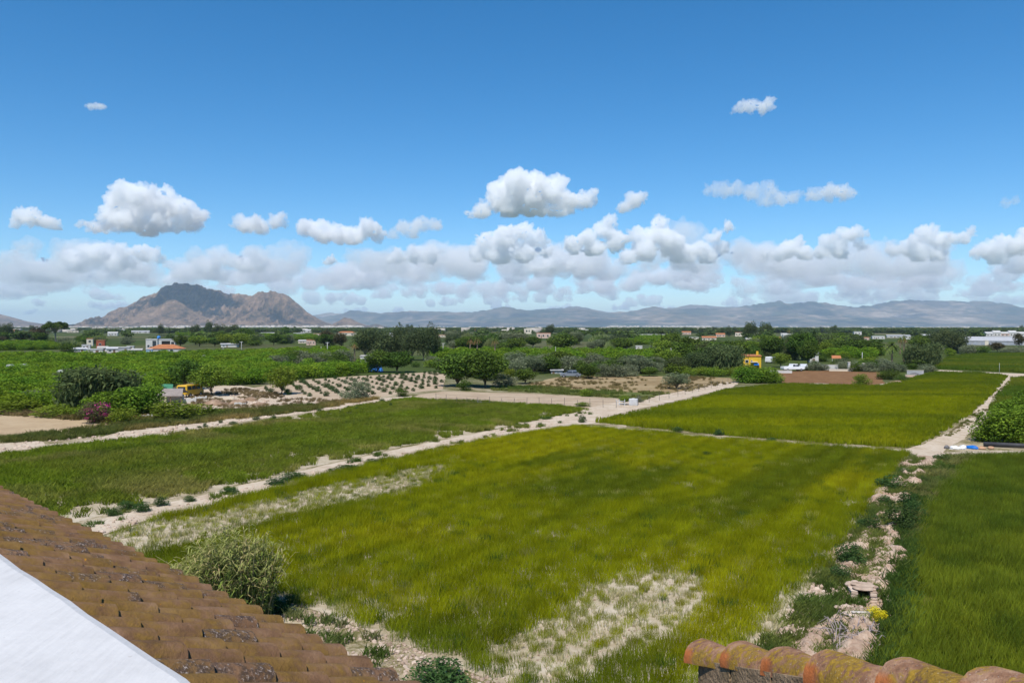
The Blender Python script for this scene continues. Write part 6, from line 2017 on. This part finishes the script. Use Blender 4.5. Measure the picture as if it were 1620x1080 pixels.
t.principled(c, .9, .12, t.bump(f2, .7, .012))
mat_cap = m

def barrel(seed, L, r0, r1, arc, thick, seg=8, ends=False, mat=None, up=1, rings=3):
    """half round tile along +y, high side at y=0"""
    rg_ = np.random.default_rng(seed)
    V, F, K = [], [], []
    for i in range(rings + 1):
        f = i / rings
        r_ = r0 + (r1 - r0) * f
        for lay in (0, 1):
            for k in range(seg + 1):
                a_ = -arc / 2 + arc * k / seg
                rr = r_ - thick * lay
                w = 1 + .015 * rg_.normal()
                V.append((math.sin(a_) * rr * w, f * L, up * (math.cos(a_) * rr * w - r0 * math.cos(arc / 2))))
                K.append((1, 1, 1) if ends and f > .85 and (lay == 1 or abs(a_) > arc * .3) else (0, 0, 0))
    n = seg + 1
    def id_(i, lay, k):
        return i * 2 * n + lay * n + k
    for i in range(rings):
        for k in range(seg):
            F.append((id_(i, 0, k), id_(i, 0, k + 1), id_(i + 1, 0, k + 1), id_(i + 1, 0, k)))
            F.append((id_(i, 1, k), id_(i + 1, 1, k), id_(i + 1, 1, k + 1), id_(i, 1, k + 1)))
        for k in (0, seg):
            F.append((id_(i, 0, k), id_(i + 1, 0, k), id_(i + 1, 1, k), id_(i, 1, k)))
    for i in (0, rings):
        for k in range(seg):
            F.append((id_(i, 0, k), id_(i, 1, k), id_(i, 1, k + 1), id_(i, 0, k + 1)))
    me = mesh_np('tile', np.array(V), np.array(F), mat, np.array(K, float), True)
    bm = bmesh.new()
    bm.from_mesh(me)
    bmesh.ops.recalc_face_normals(bm, faces=bm.faces)
    for e in bm.edges:
        if e.calc_face_angle(0) > .7:
            e.smooth = False
    bm.to_mesh(me)
    bm.free()
    return me

roof = thing('tiled_roof', 'weathered brown barrel tile roof sloping away at the lower left', 'roof', (E0.x, E0.y, 0))
RO = Vector((E0.x, E0.y, 0))
def roofp(a, s, dz=0.0):
    """a along the eave, s metres up the slope from the eave (measured flat)"""
    return E0 + AL * a - DN * s + Vector((0, 0, TANP * s)) + NRM * dz - RO
PITCH_T, EXPO = .185, .25
COURSES, COLS = 6, 42
A0 = -1.05
rotm = Matrix((-AL, SLOPE, NRM)).transposed()    # tile x across, y down the slope, z out of the roof
if rotm.determinant() < 0:
    rotm = Matrix((AL, SLOPE, NRM)).transposed()
eul = rotm.to_euler()
tiles = [barrel(k, .34, .062, .078, R(174), .016, 8, False, mat_tile) for k in range(4)]
pans = [barrel(10 + k, .34, .088, .076, R(140), .016, 6, False, mat_tile, -1) for k in range(2)]
cosP = math.cos(math.atan(TANP))
rt = random.Random(5)
for ccol in range(COLS):
    a_ = A0 + ccol * PITCH_T
    for crs in range(COURSES):
        s_hi = (crs + 1) * EXPO * cosP + .09
        j = lambda q: rt.uniform(-q, q)
        e2 = eul.copy()
        q = (rotm @ Matrix.Rotation(j(.03), 3, 'Z') @ Matrix.Rotation(j(.015) + .045, 3, 'X')).to_euler()
        link('roof_tile', tiles[rt.randrange(4)], roof, roofp(a_ + j(.008), s_hi + j(.012), .062 + j(.004)), q)
        q = (rotm @ Matrix.Rotation(j(.02), 3, 'Z')).to_euler()
        link('channel_tile', pans[rt.randrange(2)], roof, roofp(a_ + PITCH_T / 2, s_hi - .02, .03), q)
# boards under the tiles and the house wall below
a1, a2 = A0 - .15, A0 + COLS * PITCH_T
s2 = COURSES * EXPO * cosP + .05
vs = [roofp(a1, .06, -.03), roofp(a2, .06, -.03), roofp(a2, s2, -.03), roofp(a1, s2, -.03), roofp(a1, .06, -.12), roofp(a2, .06, -.12), roofp(a2, s2, -.12), roofp(a1, s2, -.12)]
MB().add(vs, [(0, 1, 2, 3), (4, 7, 6, 5), (0, 4, 5, 1), (1, 5, 6, 2), (2, 6, 7, 3), (3, 7, 4, 0)]).build('roof_deck', paint('mortar', (.33, .27, .21), .95, .3, 4, .1, .6), roof)
w0 = [E0 + AL * a1 - DN * .35 - RO, E0 + AL * a2 - DN * .35 - RO, E0 + AL * a2 - DN * 1.7 - RO, E0 + AL * a1 - DN * 1.7 - RO]
MB().add([Vector((q.x, q.y, -.1)) for q in w0] + [Vector((q.x, q.y, 8.4)) for q in w0], [(0, 3, 2, 1), (4, 5, 6, 7), (0, 1, 5, 4), (1, 2, 6, 5), (2, 3, 7, 6), (3, 0, 4, 7)]).build('wall', wm('white'), roof)

# white parapet of the terrace where the camera stands
DP = .7
m = bpy.data.materials.new('white_render')
t = NT(m)
p = t.pos()
f = t.noise(p, 6, 6, .6)
mp = t.n('ShaderNodeMapping')
mp.inputs['Rotation'].default_value = (0, 0, R(30))
mp.inputs['Scale'].default_value = (1, .12, 1)
t.l(p, mp.inputs['Vector'])
st_ = t.noise(mp.outputs[0], 60, 4, .6)
c = t.ramp(t.math('ADD', t.math('MULTIPLY', f, .6), t.math('MULTIPLY', st_, .4)), [(.3, (.45, .443, .44)), (.55, (.54, .532, .528)), (.75, (.58, .572, .565))])
c = t.mix(t.ramp(t.noise(p, 2.2, 7, .7), [(.5, (0, 0, 0)), (.8, (.55, .55, .55))]), c, (.42, .41, .4))
sp_ = t.ramp(t.noise(p, 48, 3, .6), [(.68, (0, 0, 0)), (.75, (.7, .7, .7))])
c = t.mix(sp_, c, (.4, .38, .37))
t.principled(c, .85, .2, t.bump(t.math('ADD', st_, t.noise(p, 30, 4, .6)), .3, .006))
S_ED = 1.02 * DP
par = thing('parapet_wall', 'smooth white painted parapet in the lower left corner', 'wall', (0, 0, 0))
def parp(a, s, z):
    q = DN * s + AL * a
    return Vector((q.x, q.y, z))
top = CAM_H - DP
rows = []
rp = random.Random(2)
na = 60
vs, fs = [], []
for i in range(na + 1):
    a_ = -1.5 + 8.0 * i / na
    e_ = S_ED + rp.uniform(-.004, .004) - (.012 if rp.random() < .12 else 0) + (.016 if a_ > 1.54 else 0) - .01
    for s, z in ((e_ - .9, top - 1.1), (e_ - .9, top - .02), (e_ - .88, top), (e_ - .03, top), (e_ - .008, top - .008), (e_, top - .03), (e_, top - .5), (e_ - .9, top - 1.1)):
        vs.append(parp(a_, s, z))
for i in range(na):
    for k in range(7):
        fs.append((i * 8 + k, i * 8 + k + 1, i * 8 + 8 + k + 1, i * 8 + 8 + k))
fs.append(tuple(range(8)))
fs.append(tuple(na * 8 + k for k in reversed(range(8))))
MB().add(vs, fs).build('coping', m, par)
a_ = [parp(-1.5, S_ED - .05, -.1), parp(6.5, S_ED - .05, -.1), parp(6.5, S_ED - .85, -.1), parp(-1.5, S_ED - .85, -.1)]
MB().add(a_ + [Vector((q.x, q.y, top - 1.12)) for q in a_], [(0, 3, 2, 1), (4, 5, 6, 7), (0, 1, 5, 4), (1, 2, 6, 5), (2, 3, 7, 6), (3, 0, 4, 7)]).build('wall', wm('white'), par)

# low wall with cap tiles at the lower right
Y0 = 3.62
C0 = Vector(((1095 - 810) / F_PX * Y0 + .09, Y0, CAM_H - (1055 - HORIZON) / F_PX * Y0))
CD = Vector((.145, -1, .354)).normalized()       # up the wall, toward the camera
capw = thing('capped_wall', 'low roof wall covered with curved clay cap tiles', 'wall', (C0.x, C0.y, 0))
CO = Vector((C0.x, C0.y, 0))
side = CD.cross(Vector((0, 0, 1))).normalized()
upv = side.cross(CD).normalized()
caps = [barrel(30 + k, .47, .056, .1, R(178), .017, 12, True, mat_cap, 1, 10) for k in range(3)]
cm = Matrix((side, -CD, upv))
if cm.determinant() < 0:
    cm = Matrix((-side, -CD, upv))
cm = cm.transposed()
for k in range(10):
    q = C0 + CD * (.375 * k + .44) - CO + upv * (.0 + .004 * (k % 2))
    mrot = (cm @ Matrix.Rotation(rt.uniform(-.05, .05), 3, 'Z') @ Matrix.Rotation(.03, 3, 'X')).to_euler()
    link('cap_tile', caps[k % 3], capw, q, mrot)
wl = []
for k in range(0, 12):
    q0 = C0 + CD * (.375 * k + .07) - CO
    q1 = C0 + CD * (.375 * (k + 1) + .05) - CO
    mb = MB()
    hw_ = .08 + rt.uniform(-.006, .004)
    vv = []
    for q in (q0, q1):
        for sg in (-1, 1):
            vv += [q + side * sg * hw_ + upv * .03, q + side * sg * (hw_ + .015) - Vector((0, 0, .5))]
    mb.add(vv, [(0, 1, 3, 2), (4, 6, 7, 5), (0, 2, 6, 4), (1, 5, 7, 3), (0, 4, 5, 1), (2, 3, 7, 6)])
    mb.build('masonry', paint('mossy_mortar', (.34, .24, .15), .95, .4, 7, .1, .8, dirt=(.16, .12, .06)), capw)
MB().add([C0 - CO + side * sx * .085 + CD * l - Vector((0, 0, z)) for l in (.1, 4.4) for sx in (-1, 1) for z in (.45, 3.0)], [(0, 1, 3, 2), (4, 6, 7, 5), (0, 2, 6, 4), (1, 5, 7, 3), (0, 4, 5, 1), (2, 3, 7, 6)]).build('wall', wm('white'), capw)
